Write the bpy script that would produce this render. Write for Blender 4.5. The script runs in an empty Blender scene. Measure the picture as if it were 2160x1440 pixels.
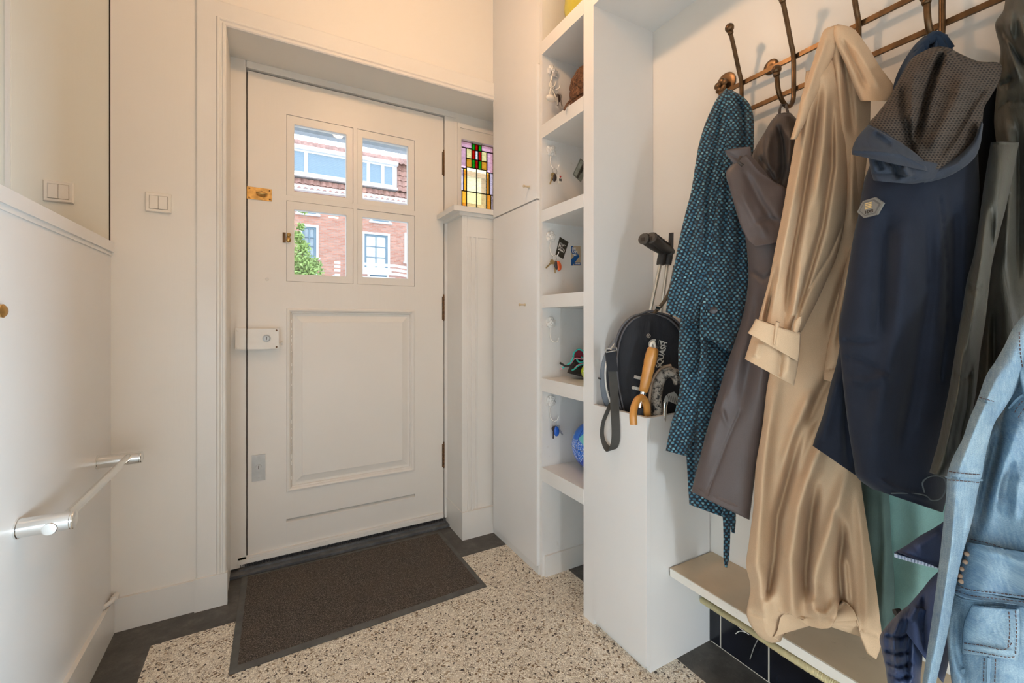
import bpy, bmesh, math, random
import numpy as np
from mathutils import Vector, Matrix
from math import pi, sin, cos, radians

# ------------------------------------------------------------------ camera
EYE = 1.05; FPX = 920.0; CYP = 677.8; YAW = radians(29.28)
CA, SA = cos(YAW), sin(YAW)
scene = bpy.context.scene
cam_data = bpy.data.cameras.new('camera'); cam = bpy.data.objects.new('camera', cam_data)
scene.collection.objects.link(cam); scene.camera = cam
cam.location = (0, 0, EYE); cam.rotation_euler = (pi/2, 0, -YAW)
cam_data.sensor_width = 36; cam_data.lens = 36*FPX/2160
cam_data.shift_y = -(720-CYP)/2160
cam_data.clip_start = 0.02; cam_data.clip_end = 200
# ------------------------------------------------------------------ world, lights, exposure
world = bpy.data.worlds.new('world'); scene.world = world; world.use_nodes = True
wn = world.node_tree.nodes; wl = world.node_tree.links
wn['Background'].inputs['Strength'].default_value = 2.1
_tc = wn.new('ShaderNodeTexCoord'); _sx = wn.new('ShaderNodeSeparateXYZ'); _cr = wn.new('ShaderNodeValToRGB')
wl.new(_tc.outputs['Generated'], _sx.inputs[0]); wl.new(_sx.outputs['Z'], _cr.inputs[0]); wl.new(_cr.outputs[0], wn['Background'].inputs[0])
_cr.color_ramp.elements[0].color = (1.35, 1.38, 1.42, 1); _cr.color_ramp.elements[0].position = 0.0
_cr.color_ramp.elements[1].color = (0.95, 1.12, 1.4, 1); _cr.color_ramp.elements[1].position = 1.0
def add_light(name, kind, loc, rot, power, col, **kw):
    ld = bpy.data.lights.new(name, kind); ld.energy = power; ld.color = col
    for k, v in kw.items(): setattr(ld, k, v)
    o = bpy.data.objects.new(name, ld); scene.collection.objects.link(o); o.location = loc; o.rotation_euler = rot
    return o
LAMP = (0.43, 1.12, 2.36)
add_light('lamp_light', 'POINT', LAMP, (0, 0, 0), 14.5, (1.0, 0.60, 0.33), shadow_soft_size=0.035)
# added unseen lights behind the camera: warm fills, and cool strips standing in for daylight
add_light('rear_warm_fill', 'AREA', (0.38, -1.36, 1.02), (pi/2, 0, 0), 2.5, (1.0, 0.92, 0.82), shape='RECTANGLE', size=0.8, size_y=1.7)  # added warm fill inside the room, in front of the back wall
add_light('cool_strip_left', 'AREA', (1.24, -2.6, 0.80), (pi/2, 0, radians(24)), 420, (0.66, 0.84, 1.0), shape='RECTANGLE', size=0.10, size_y=0.6)  # added thin strip outside the opening, for the bluish patch on the half wall
add_light('cool_strip_right', 'AREA', (-0.36, -2.6, 0.80), (pi/2, 0, radians(-22)), 32, (0.80, 0.91, 1.0), shape='RECTANGLE', size=0.14, size_y=0.5)  # added strip that cools the shelf fronts and coat edges
add_light('stairs_warm_fill', 'AREA', (-1.15, -1.36, 1.9), (pi/2, 0, 0), 2.5, (1.0, 0.80, 0.60), shape='RECTANGLE', size=0.7, size_y=1.1)  # added warm fill on the stairs side, the wall behind is closed
add_light('passage_warm_fill', 'POINT', (-0.25, -0.75, 2.45), (0, 0, 0), 6.5, (1.0, 0.62, 0.36), shadow_soft_size=0.15)  # added warm fill for the coat wall, without a fixture
scene.view_settings.view_transform = 'Standard'; scene.view_settings.look = 'None'
scene.view_settings.exposure = 0.04; scene.view_settings.gamma = 1.0; scene.view_settings.use_curve_mapping = False

# ------------------------------------------------------------------ helpers
C = scene.collection
rnd = random.Random(7)
def ray(x, y):
    a = (x-1080)/FPX; b = (CYP-y)/FPX
    return Vector((a*CA+SA, -a*SA+CA, b))
EYEV = Vector((0, 0, EYE))
def at(x, y, Y):
    r = ray(x, y); return EYEV + r*(Y/r.y)
def atX(x, y, X):
    r = ray(x, y); return EYEV + r*(X/r.x)
def atD(x, y, d):
    return EYEV + ray(x, y)*d
def tag(o, label=None, cat=None, group=None, kind=None):
    if label: o['label'] = label
    if cat: o['category'] = cat
    if group: o['group'] = group
    if kind: o['kind'] = kind
    return o
def thing(name, loc, label, cat, group=None):
    o = bpy.data.objects.new(name, None); o.empty_display_size = 0.05; C.objects.link(o); o.location = loc
    return tag(o, label, cat, group)
def wloc(o):
    v = Vector((0, 0, 0))
    while o is not None: v += o.location; o = o.parent
    return v
def link(name, me, mat=None, parent=None, smooth=False, kind=None):
    if mat is not None:
        for m in (mat if isinstance(mat, (list, tuple)) else [mat]): me.materials.append(m)
    if smooth: me.shade_smooth()
    o = bpy.data.objects.new(name, me); C.objects.link(o)
    if parent is not None:
        me.transform(Matrix.Translation(-wloc(parent))); o.parent = parent
    if kind: o['kind'] = kind
    return o
def obj(name, bm, mat, parent=None, smooth=False, bevel=0, kind=None, recalc=True, auto=False):
    if bevel:
        es = [e for e in bm.edges if len(e.link_faces) == 2 and e.calc_face_angle(0) > 0.6]
        bmesh.ops.bevel(bm, geom=es, offset=bevel, segments=2, affect='EDGES', profile=0.6)
    if recalc: bmesh.ops.recalc_face_normals(bm, faces=bm.faces)
    me = bpy.data.meshes.new(name); bm.to_mesh(me); bm.free()
    o = link(name, me, mat, parent, smooth, kind)
    if auto: me.set_sharp_from_angle(angle=radians(40))
    return o
def bbox(bm, a, b, mi=0):
    x0, y0, z0 = a; x1, y1, z1 = b
    v = [bm.verts.new(p) for p in ((x0,y0,z0),(x1,y0,z0),(x1,y1,z0),(x0,y1,z0),(x0,y0,z1),(x1,y0,z1),(x1,y1,z1),(x0,y1,z1))]
    for f in ((0,3,2,1),(4,5,6,7),(0,1,5,4),(1,2,6,5),(2,3,7,6),(3,0,4,7)):
        bm.faces.new([v[i] for i in f]).material_index = mi
    return v
def box(name, a, b, mat, parent=None, bevel=0, kind=None):
    bm = bmesh.new(); bbox(bm, a, b); return obj(name, bm, mat, parent, bevel=bevel, kind=kind)
def plate_bm(bm, ax, a0, a1, b0, b1, c0, c1, holes=()):
    """slab with rectangular through holes; ax 'x': a along X, c along Y; ax 'y': a along Y, c along X; 'z': a=X b=Y c=Z"""
    mp = {'x': lambda a, b, c: (a, c, b), 'y': lambda a, b, c: (c, a, b), 'z': lambda a, b, c: (a, b, c)}[ax]
    A = sorted({a0, a1, *[h[0] for h in holes], *[h[1] for h in holes]}); B = sorted({b0, b1, *[h[2] for h in holes], *[h[3] for h in holes]})
    A = [a for a in A if a0 <= a <= a1]; B = [b for b in B if b0 <= b <= b1]
    def solid(i, j):
        if i < 0 or j < 0 or i >= len(A)-1 or j >= len(B)-1: return False
        a = (A[i]+A[i+1])/2; b = (B[j]+B[j+1])/2
        return not any(h[0] < a < h[1] and h[2] < b < h[3] for h in holes)
    V = {}
    def vt(i, j, k):
        if (i, j, k) not in V: V[(i, j, k)] = bm.verts.new(mp(A[i], B[j], (c0, c1)[k]))
        return V[(i, j, k)]
    for i in range(len(A)-1):
        for j in range(len(B)-1):
            if not solid(i, j): continue
            for k in (0, 1): bm.faces.new([vt(i,j,k), vt(i+1,j,k), vt(i+1,j+1,k), vt(i,j+1,k)])
            if not solid(i-1, j): bm.faces.new([vt(i,j,0), vt(i,j,1), vt(i,j+1,1), vt(i,j+1,0)])
            if not solid(i+1, j): bm.faces.new([vt(i+1,j,0), vt(i+1,j,1), vt(i+1,j+1,1), vt(i+1,j+1,0)])
            if not solid(i, j-1): bm.faces.new([vt(i,j,0), vt(i,j,1), vt(i+1,j,1), vt(i+1,j,0)])
            if not solid(i, j+1): bm.faces.new([vt(i,j+1,0), vt(i,j+1,1), vt(i+1,j+1,1), vt(i+1,j+1,0)])
def plate(name, ax, a0, a1, b0, b1, c0, c1, holes, mat, parent=None, kind=None, bevel=0):
    bm = bmesh.new(); plate_bm(bm, ax, a0, a1, b0, b1, c0, c1, holes)
    return obj(name, bm, mat, parent, kind=kind, bevel=bevel)
def rings_bm(bm, x0, x1, z0, z1, prof, cap=True):
    """nested rectangles in the XZ plane: prof = [(inset, y)]"""
    R = []
    for ins, y in prof:
        R.append([bm.verts.new(p) for p in ((x0+ins,y,z0+ins),(x1-ins,y,z0+ins),(x1-ins,y,z1-ins),(x0+ins,y,z1-ins))])
    for a, b in zip(R, R[1:]):
        for i in range(4): bm.faces.new([a[i], a[(i+1)%4], b[(i+1)%4], b[i]])
    if cap: bm.faces.new(R[-1])
def frame_of(d, up=Vector((0, 0, 1))):
    d = d.normalized()
    if abs(d.dot(up)) > 0.95: up = Vector((1, 0, 0))
    s = d.cross(up).normalized(); return s, s.cross(d).normalized()
def tube_bm(bm, pts, r, seg=10, cap=True, flat=1.0, up=Vector((0, 0, 1)), mi=0):
    pts = [Vector(p) for p in pts]; n = len(pts); rr = r if hasattr(r, '__len__') else [r]*n
    rings = []; s0 = None
    for i, p in enumerate(pts):
        d = (pts[min(i+1, n-1)]-pts[max(i-1, 0)]).normalized()
        if s0 is None: s, u = frame_of(d, up)
        else:
            s = (s0 - d*s0.dot(d)).normalized(); u = s.cross(d).normalized()
        s0 = s
        rings.append([bm.verts.new(p + (s*cos(t)*rr[i] + u*sin(t)*rr[i]*flat)) for t in [2*pi*k/seg for k in range(seg)]])
    for a, b in zip(rings, rings[1:]):
        for i in range(seg): bm.faces.new([a[i], a[(i+1)%seg], b[(i+1)%seg], b[i]]).material_index = mi
    if cap: bm.faces.new(rings[0]).material_index = mi; bm.faces.new(rings[-1]).material_index = mi
def tube(name, pts, r, mat, parent=None, seg=12, flat=1.0, up=Vector((0, 0, 1)), kind=None):
    bm = bmesh.new(); tube_bm(bm, pts, r, seg, True, flat, up); return obj(name, bm, mat, parent, smooth=True, auto=True, kind=kind)
def smooth_path(P, n=8):
    P = [Vector(p) for p in P]; out = []
    for i in range(len(P)-1):
        p0, p1, p2, p3 = P[max(i-1,0)], P[i], P[i+1], P[min(i+2,len(P)-1)]
        for k in range(n):
            t = k/n; out.append(0.5*((2*p1)+(p2-p0)*t+(2*p0-5*p1+4*p2-p3)*t*t+(3*p1-p0-3*p2+p3)*t**3))
    out.append(P[-1]); return out
def lathe_bm(bm, org, axis, prof, seg=24, mi=0):
    """prof = [(distance along axis, radius)]"""
    org = Vector(org); axis = Vector(axis).normalized(); s, u = frame_of(axis); rings = []
    for h, r in prof:
        if r < 1e-6: rings.append([bm.verts.new(org+axis*h)])
        else: rings.append([bm.verts.new(org+axis*h+s*cos(t)*r+u*sin(t)*r) for t in [2*pi*k/seg for k in range(seg)]])
    for a, b in zip(rings, rings[1:]):
        for i in range(seg):
            if len(a) == 1 and len(b) == 1: continue
            if len(a) == 1: f = [a[0], b[i], b[(i+1)%seg]]
            elif len(b) == 1: f = [a[i], b[0], a[(i+1)%seg]]
            else: f = [a[i], a[(i+1)%seg], b[(i+1)%seg], b[i]]
            bm.faces.new(f).material_index = mi
    for R in (rings[0], rings[-1]):
        if len(R) > 1: bm.faces.new(R).material_index = mi
def lathe(name, org, axis, prof, mat, parent=None, seg=24):
    bm = bmesh.new(); lathe_bm(bm, org, axis, prof, seg); return obj(name, bm, mat, parent, smooth=True, auto=True)
def ball_bm(bm, c, r, sub=2, sc=(1, 1, 1), mi=0):
    m = Matrix.Translation(c) @ Matrix.Diagonal((*sc, 1)); res = bmesh.ops.create_icosphere(bm, subdivisions=sub, radius=r, matrix=m)
    for v in res['verts']:
        for f in v.link_faces: f.material_index = mi
def prism_bm(bm, poly, thick):
    """poly: world points of a planar outline, thick: vector"""
    a = [bm.verts.new(p) for p in poly]; b = [bm.verts.new(Vector(p)+Vector(thick)) for p in poly]; n = len(a)
    bm.faces.new(a); bm.faces.new(b)
    for i in range(n): bm.faces.new([a[i], a[(i+1)%n], b[(i+1)%n], b[i]])
def prism(name, poly, thick, mat, parent=None, bevel=0):
    bm = bmesh.new(); prism_bm(bm, poly, thick); return obj(name, bm, mat, parent, bevel=bevel)
def copy_tree(o, parent=None, delta=None):
    c = o.copy(); C.objects.link(c); c.parent = parent
    if delta is not None: c.location = o.location + Vector(delta)
    for ch in list(o.children): copy_tree(ch, c)
    return c
def text(name, body, size, origin, xdir, up, mat, parent=None, extrude=0.0006, align='CENTER', sx=1.0, bold=0.0):
    cu = bpy.data.curves.new(name, 'FONT'); cu.body = body; cu.size = size; cu.extrude = extrude; cu.align_x = align; cu.align_y = 'CENTER'; cu.offset = bold
    t = bpy.data.objects.new(name, cu); C.objects.link(t)
    dg = bpy.context.evaluated_depsgraph_get(); me = bpy.data.meshes.new_from_object(t.evaluated_get(dg)); bpy.data.objects.remove(t)
    X = Vector(xdir).normalized(); Z = X.cross(Vector(up)).normalized(); Y = Z.cross(X)
    M = Matrix(((X.x, Y.x, Z.x, origin[0]), (X.y, Y.y, Z.y, origin[1]), (X.z, Y.z, Z.z, origin[2]), (0, 0, 0, 1)))
    me.transform(M @ Matrix.Diagonal((sx, 1, 1, 1))); me.materials.clear()
    return link(name, me, mat, parent)

# ------------------------------------------------------------------ materials
class NT:
    def __init__(s, mat): s.n = mat.node_tree.nodes; s.l = mat.node_tree.links
    def new(s, t, **kw):
        n = s.n.new(t)
        for k, v in kw.items():
            if k.startswith('i_'): n.inputs[k[2:].replace('_', ' ')].default_value = v
            else: setattr(n, k, v)
        return n
    def math(s, op, a, b=None, c=None):
        n = s.n.new('ShaderNodeMath'); n.operation = op
        for i, v in enumerate((a, b, c)):
            if v is None: continue
            if hasattr(v, 'links'): s.l.new(v, n.inputs[i])
            else: n.inputs[i].default_value = v
        return n.outputs[0]
    def mix(s, f, a, b):
        n = s.n.new('ShaderNodeMix'); n.data_type = 'RGBA'
        for i, v in ((0, f), (6, a), (7, b)):
            if hasattr(v, 'links'): s.l.new(v, n.inputs[i])
            else: n.inputs[i].default_value = v if i == 0 else (*v, 1)[:4]
        return n.outputs[2]
    def ramp(s, v, stops, const=False):
        n = s.n.new('ShaderNodeValToRGB'); s.l.new(v, n.inputs[0]); e = n.color_ramp.elements
        if const: n.color_ramp.interpolation = 'CONSTANT'
        while len(e) < len(stops): e.new(0.5)
        for k, (p, c) in enumerate(stops): e[k].position = p; e[k].color = (*c, 1) if hasattr(c, '__len__') else (c, c, c, 1)
        return n.outputs[0]
    def noise(s, vec, scale, detail=3, rough=0.5, dist=0):
        n = s.new('ShaderNodeTexNoise'); n.inputs['Scale'].default_value = scale; n.inputs['Detail'].default_value = detail
        n.inputs['Roughness'].default_value = rough; n.inputs['Distortion'].default_value = dist
        if vec is not None: s.l.new(vec, n.inputs['Vector'])
        return n.outputs['Fac']
    def mapping(s, vec, scale):
        n = s.new('ShaderNodeMapping'); n.inputs['Scale'].default_value = scale; s.l.new(vec, n.inputs['Vector']); return n.outputs[0]
    def coord(s, k='Object'): return s.new('ShaderNodeTexCoord').outputs[k]
    def bump(s, h, strength, dist=0.002, normal=None):
        n = s.new('ShaderNodeBump'); n.inputs['Strength'].default_value = strength; n.inputs['Distance'].default_value = dist
        s.l.new(h, n.inputs['Height'])
        if normal is not None: s.l.new(normal, n.inputs['Normal'])
        return n.outputs[0]
MATS = {}
def base_mat(name, rough=0.5, metal=0.0, col=(0.8, 0.8, 0.8)):
    m = bpy.data.materials.new(name); m.use_nodes = True; t = NT(m); b = t.n['Principled BSDF']
    b.inputs['Roughness'].default_value = rough; b.inputs['Metallic'].default_value = metal; b.inputs['Base Color'].default_value = (*col, 1)
    MATS[name] = m; return m, t, b
def plain(name, col, rough=0.5, metal=0.0, var=0.06, scale=30, bump=0.1, bscale=80, dist=0.001, **kw):
    m, t, b = base_mat(name, rough, metal, col); co = t.coord()
    n = t.noise(co, scale, 4); d = tuple(c*(1-var) for c in col); e = tuple(min(1, c*(1+var)) for c in col)
    t.l.new(t.ramp(n, [(0.3, d), (0.7, e)]), b.inputs['Base Color'])
    if bump: t.l.new(t.bump(t.noise(co, bscale, 3), bump, dist), b.inputs['Normal'])
    for k, v in kw.items(): b.inputs[k.replace('_', ' ')].default_value = v
    return m
def paint(name, col, rough=0.3, dirt=0.06, dscale=6, streak=True, wear=None):
    m, t, b = base_mat(name, rough, 0, col); co = t.coord()
    big = t.noise(co, dscale*0.5, 3, 0.5); c1 = tuple(c*(1-dirt*0.7) for c in col)
    base = t.ramp(big, [(0.2, c1), (0.7, col)])
    if wear:
        w = t.noise(co, 38, 6, 0.7); base = t.mix(t.ramp(w, [(0.62, 0.0), (0.78, 0.5)]), base, wear)
    t.l.new(base, b.inputs['Base Color'])
    st = t.noise(t.mapping(co, (60, 60, 5) if streak else (30, 30, 30)), 1.0, 4, 0.6)
    t.l.new(t.bump(st, 0.18, 0.0015, t.bump(t.noise(co, 6, 1), 0.05, 0.006)), b.inputs['Normal'])
    t.l.new(t.ramp(t.noise(co, 4, 1), [(0.2, rough*0.9), (0.8, rough*1.15)]), b.inputs['Roughness'])
    return m
PAINT = paint('wall_paint', (0.80, 0.765, 0.70), 0.42, dirt=0.04)
DOORP = paint('door_paint', (0.80, 0.765, 0.705), 0.36, dirt=0.05)
UNITP = paint('unit_paint', (0.80, 0.79, 0.765), 0.33, dirt=0.05)
UNITW = paint('unit_paint_worn', (0.78, 0.765, 0.73), 0.35, dirt=0.12, dscale=9, wear=(0.55, 0.50, 0.42))
TRIMP = paint('trim_paint', (0.79, 0.765, 0.715), 0.30, dirt=0.10, dscale=8)
CEILP = paint('ceiling_paint', (0.82, 0.80, 0.76), 0.6, streak=False)
GAP = plain('dark_gap', (0.05, 0.035, 0.025), 0.9, bump=0)
BRASS = plain('aged_brass', (0.55, 0.34, 0.12), 0.3, 1.0, var=0.25, scale=60, bump=0.2)
BRONZE = plain('dark_bronze', (0.13, 0.075, 0.035), 0.34, 0.75, var=0.35, scale=40, bump=0.3, bscale=120)
RUST = plain('rusty_hinge', (0.16, 0.08, 0.035), 0.6, 0.6, var=0.5, scale=90, bump=0.5)
CHROME = plain('chrome', (0.82, 0.82, 0.80), 0.13, 1.0, var=0.02, bump=0)
STEEL = plain('brushed_steel', (0.42, 0.41, 0.39), 0.4, 0.6, var=0.1, bump=0.1)
ALU = plain('aluminium', (0.75, 0.72, 0.65), 0.28, 0.9, var=0.05, bump=0)
BLACKP = plain('black_plastic', (0.022, 0.022, 0.024), 0.45, var=0.2)
WHITEP = plain('white_plastic', (0.80, 0.76, 0.68), 0.35, var=0.02, bump=0)
RUBBER = plain('mat_rubber', (0.09, 0.09, 0.085), 0.6, var=0.25, scale=20, bump=0.3)
WOODH = plain('honey_wood', (0.56, 0.25, 0.055), 0.3, var=0.15, scale=15, bump=0.1)
def terrazzo():
    m, t, b = base_mat('terrazzo', 0.35); co = t.coord()
    nz = t.new('ShaderNodeTexNoise'); nz.inputs['Scale'].default_value = 60; t.l.new(co, nz.inputs['Vector'])
    mx = t.new('ShaderNodeVectorMath', operation='MULTIPLY_ADD'); t.l.new(nz.outputs['Color'], mx.inputs[0]); mx.inputs[1].default_value = (0.008, 0.008, 0.0); t.l.new(co, mx.inputs[2])
    v = t.new('ShaderNodeTexVoronoi', feature='F1'); v.inputs['Scale'].default_value = 165; t.l.new(mx.outputs[0], v.inputs['Vector'])
    e = t.new('ShaderNodeTexVoronoi', feature='DISTANCE_TO_EDGE'); e.inputs['Scale'].default_value = 165; t.l.new(mx.outputs[0], e.inputs['Vector'])
    sp = t.new('ShaderNodeSeparateColor'); t.l.new(v.outputs['Color'], sp.inputs[0])
    chip = t.ramp(sp.outputs[0], [(0.0, (0.05, 0.035, 0.025)), (0.028, (0.20, 0.12, 0.06)), (0.055, (0.42, 0.32, 0.21)), (0.10, (0.72, 0.64, 0.52)), (0.45, (0.84, 0.77, 0.64)), (0.8, (0.93, 0.87, 0.75))], True)
    big = t.noise(co, 22, 4, 0.6)
    thr = t.math('MULTIPLY_ADD', t.ramp(big, [(0.3, 0.0), (0.75, 1.0)]), 0.10, 0.02)
    gap = t.math('LESS_THAN', e.outputs['Distance'], thr)
    gapc = t.ramp(sp.outputs[1], [(0.0, (0.06, 0.04, 0.025)), (0.3, (0.24, 0.17, 0.10)), (0.5, (0.62, 0.54, 0.42))], True)
    c = t.mix(gap, chip, gapc)
    t.l.new(c, b.inputs['Base Color']); t.l.new(t.bump(t.math('MINIMUM', e.outputs['Distance'], 0.15), 0.25, 0.001), b.inputs['Normal']); return m
TERR = terrazzo()
def stone(name, col, spec=0.6):
    m, t, b = base_mat(name, 0.5); co = t.coord()
    n = t.noise(co, 14, 8, 0.72); c = t.ramp(n, [(0.25, tuple(x*0.45 for x in col)), (0.5, col), (0.8, tuple(min(1, x*2.1) for x in col))])
    s = t.noise(co, 420, 2, 0.5); c = t.mix(t.ramp(s, [(0.68, 0.0), (0.74, spec)]), c, (0.35, 0.32, 0.28))
    t.l.new(c, b.inputs['Base Color']); t.l.new(t.bump(n, 0.3, 0.002), b.inputs['Normal']); return m
STONE = stone('dark_border_stone', (0.075, 0.068, 0.060)); SILL = stone('threshold_stone', (0.10, 0.105, 0.11), 0.8)
def carpet():
    m, t, b = base_mat('mat_carpet', 0.95); co = t.coord()
    n = t.noise(co, 330, 2, 0.6); big = t.noise(co, 5, 5, 0.7)
    c = t.ramp(n, [(0.36, (0.026, 0.021, 0.018)), (0.52, (0.075, 0.062, 0.052)), (0.70, (0.24, 0.20, 0.165))])
    c = t.mix(t.ramp(big, [(0.45, 0.0), (0.75, 0.4)]), c, (0.11, 0.08, 0.055))
    t.l.new(c, b.inputs['Base Color']); t.l.new(t.bump(n, 0.8, 0.004), b.inputs['Normal']); return m
CARPET = carpet()
def fabric(name, col, var=0.12, weave=900, rough=0.85, sheen=0.06, blotch=(0, 0, 0), bl=0.0, wr=0.25, wscale=(60, 12)):
    m, t, b = base_mat(name, rough); co = t.coord(); uv = t.coord('UV')
    n = t.noise(co, 18, 4, 0.6); f = t.noise(uv, weave, 2, 0.5)
    c = t.ramp(n, [(0.3, tuple(x*(1-var) for x in col)), (0.7, tuple(min(1, x*(1+var)) for x in col))])
    c = t.mix(t.ramp(f, [(0.35, 0.35), (0.65, 0.0)]), c, tuple(x*0.6 for x in col))
    if bl: c = t.mix(t.ramp(t.noise(co, 5, 3), [(0.45, 0.0), (0.7, bl)]), c, blotch)
    t.l.new(c, b.inputs['Base Color']); b.inputs['Sheen Weight'].default_value = sheen; b.inputs['Specular IOR Level'].default_value = 0.22 if rough > .6 else .4; b.inputs['Sheen Roughness'].default_value = 0.5
    fine = t.bump(f, 0.25, 0.0006)
    w = t.noise(t.mapping(uv, (wscale[0], wscale[1], 1)), 1.0, 3, 0.55, 1.2)
    t.l.new(t.bump(w, wr, 0.006, fine), b.inputs['Normal']); return m
def link_glass(name, col, alpha_mix=0.9, rough=0.02):
    m = bpy.data.materials.new(name); m.use_nodes = True; t = NT(m); t.n.remove(t.n['Principled BSDF'])
    tr = t.new('ShaderNodeBsdfTransparent'); tr.inputs[0].default_value = (*col, 1); gl = t.new('ShaderNodeBsdfGlossy'); gl.inputs['Roughness'].default_value = rough
    fr = t.new('ShaderNodeFresnel'); fr.inputs['IOR'].default_value = 1.45; mx = t.new('ShaderNodeMixShader')
    t.l.new(fr.outputs[0], mx.inputs[0]); t.l.new(tr.outputs[0], mx.inputs[1]); t.l.new(gl.outputs[0], mx.inputs[2]); t.l.new(mx.outputs[0], t.n['Material Output'].inputs[0]); return m
GLASS = link_glass('pane_glass', (0.94, 0.97, 0.98))

# ------------------------------------------------------------------ room shell
FY = 1.95      # face of the front wall
DY = 2.16      # face of the front door
LX = -0.462    # face of the half wall
UX = 0.985     # face of the cupboards and shelves
WX = 1.275     # right wall
CZ = 2.75; BY = -1.45; OX = -1.55
def S(o, kind='structure'): o['kind'] = kind; return o
# floor: terrazzo field with a dark stone border
S(box('floor', (-0.330, BY, -0.12), (1.112, 1.805, 0.0), TERR))
bm = bmesh.new()
bbox(bm, (-0.462, BY, -0.12), (-0.330, FY, 0)); bbox(bm, (-0.330, 1.805, -0.12), (1.275, 2.10, 0)); bbox(bm, (1.112, BY, -0.12), (1.275, 1.805, 0))
S(obj('floor_border', bm, STONE))
S(box('floor_outer', (OX, BY, -0.12), (LX, 2.2, -0.001), STONE))
S(box('ceiling', (OX-.1, BY-.1, CZ), (1.45, 2.3, CZ+0.1), CEILP))
# front wall with the door recess
S(plate('wall_front', 'x', LX-0.001, 1.36, -0.1, CZ, FY, FY+0.31, [(-0.134, 1.16, -0.2, 2.149)], PAINT))
S(box('wall_front_beyond', (OX, FY+0.006, -0.1), (LX-0.005, FY+0.31, CZ), paint('beyond_paint', (0.78, 0.755, 0.66), 0.35)))
S(box('wall_outer', (OX-0.1, BY, -0.1), (OX, 2.2, CZ), PAINT))
S(box('trim_corner_gap', (LX-0.006, FY+0.004, 1.3), (LX+0.0005, FY+0.02, CZ), GAP))
S(box('trim_panel_joint', (-0.712, FY+0.002, 1.2), (-0.700, FY+0.012, CZ), TRIMP))
# half wall on the left and its cap rail
S(box('wall_left', (LX-0.04, BY, -0.1), (LX, FY, 1.287), UNITP))
bm = bmesh.new(); bbox(bm, (LX-0.048, BY, 1.284), (LX+0.009, FY+0.002, 1.317)); S(obj('trim_left', bm, UNITP, bevel=0.004))
bm = bmesh.new(); bbox(bm, (LX-0.03, BY, 1.272), (LX+0.004, FY-0.001, 1.286)); S(obj('trim_left_bead', bm, UNITP, bevel=0.002))
def skirting(name, a, b, mat=TRIMP): return S(box(name, a, b, mat, bevel=0.004))
skirting('baseboard_left', (LX-0.001, BY, -0.02), (LX+0.012, FY-0.001, 0.118))
skirting('baseboard_front', (LX, FY-0.012, -0.02), (-0.230, FY+0.001, 0.112))
skirting('baseboard_plinth', (-0.230, FY-0.020, -0.02), (-0.130, FY+0.002, 0.118))
# architrave: flat band and stepped inner bead, mitred at the corner
def architrave(name, prof):
    bm = bmesh.new()
    path = [((-0.134, 0.118), (-1, 0)), ((-0.134, 2.149), (-1, 1)), ((1.0, 2.149), (0, 1))]
    R = []
    for (x, z), (ox, oz) in path: R.append([bm.verts.new((x+ox*o, y, z+oz*o)) for o, y in prof])
    for a, b in zip(R, R[1:]):
        for i in range(len(prof)-1): bm.faces.new([a[i], a[i+1], b[i+1], b[i]])
    return S(obj(name, bm, TRIMP))
architrave('trim_architrave', [(0, FY+0.0005), (0, FY-0.012), (0.004, FY-0.016), (0.009, FY-0.016), (0.012, FY-0.010), (0.017, FY-0.010), (0.021, FY-0.015), (0.027, FY-0.015), (0.031, FY-0.009), (0.088, FY-0.009), (0.092, FY-0.006), (0.092, FY+0.002)])
# door frame inside the recess
S(box('trim_frame_hinge_jamb', (0.804, DY-0.012, 0.03), (0.862, DY+0.10, 2.119), TRIMP, bevel=0.003))
S(plate('wall_recess_back', 'x', -0.134, 1.30, 2.166, 2.30, DY-0.014, DY+0.10, [], TRIMP))
bm = bmesh.new(); bbox(bm, (-0.134, DY-0.012, 0.02), (-0.078, DY+0.10, 2.168)); bbox(bm, (-0.08, DY-0.012, 2.120), (0.864, DY+0.10, 2.168)); S(obj('trim_frame_lock_jamb', bm, TRIMP, bevel=0.003))
bm = bmesh.new(); bbox(bm, (-0.10, DY+0.030, 0.0), (0.83, DY+0.1, 0.02)); bbox(bm, (-0.0795, DY+0.028, 0.02), (-0.0735, DY+0.03, 2.12)); bbox(bm, (0.7995, DY+0.028, 0.02), (0.806, DY+0.03, 2.12)); bbox(bm, (-0.08, DY+0.028, 2.1135), (0.806, DY+0.03, 2.1205))
S(obj('trim_door_rebate', bm, GAP))
# sidelight wall below and pilaster with cap
S(box('wall_sidelight_below', (0.858, DY-0.01, -0.05), (1.25, DY+0.10, 1.62), PAINT))
bm = bmesh.new(); P0 = 0.818
xs = [(P0, 0), (0.838, 0), (0.840, 0.004), (0.846, 0.004), (0.848, 0), (0.854, 0), (0.857, .007), (0.866, .007), (0.869, 0), (0.878, 0), (0.881, .007), (0.890, .007), (0.893, 0), (0.900, 0), (0.903, .004), (1.02, .004)]
for z0, z1, flat in ((0.13, 1.462, False), (1.462, 1.585, True)):
    if flat: bbox(bm, (P0, FY, z0), (0.845, DY, z1)); bbox(bm, (0.845, FY-0.003, z0), (0.849, DY, z1)); bbox(bm, (0.849, FY, z0), (1.02, DY, z1))
    else:
        lo = [bm.verts.new((x, FY+d, z0)) for x, d in xs]; hi = [bm.verts.new((x, FY+d, z1)) for x, d in xs]
        for i in range(len(xs)-1): bm.faces.new([lo[i], lo[i+1], hi[i+1], hi[i]])
        c = [bm.verts.new((P0, DY, z)) for z in (z0, z1)]; bm.faces.new([lo[0], hi[0], c[1], c[0]])
S(obj('trim_pilaster', bm, TRIMP))
S(box('baseboard_pilaster', (P0-0.004, FY-0.012, -0.02), (1.0, DY, 0.132), TRIMP, bevel=0.004))
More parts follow.
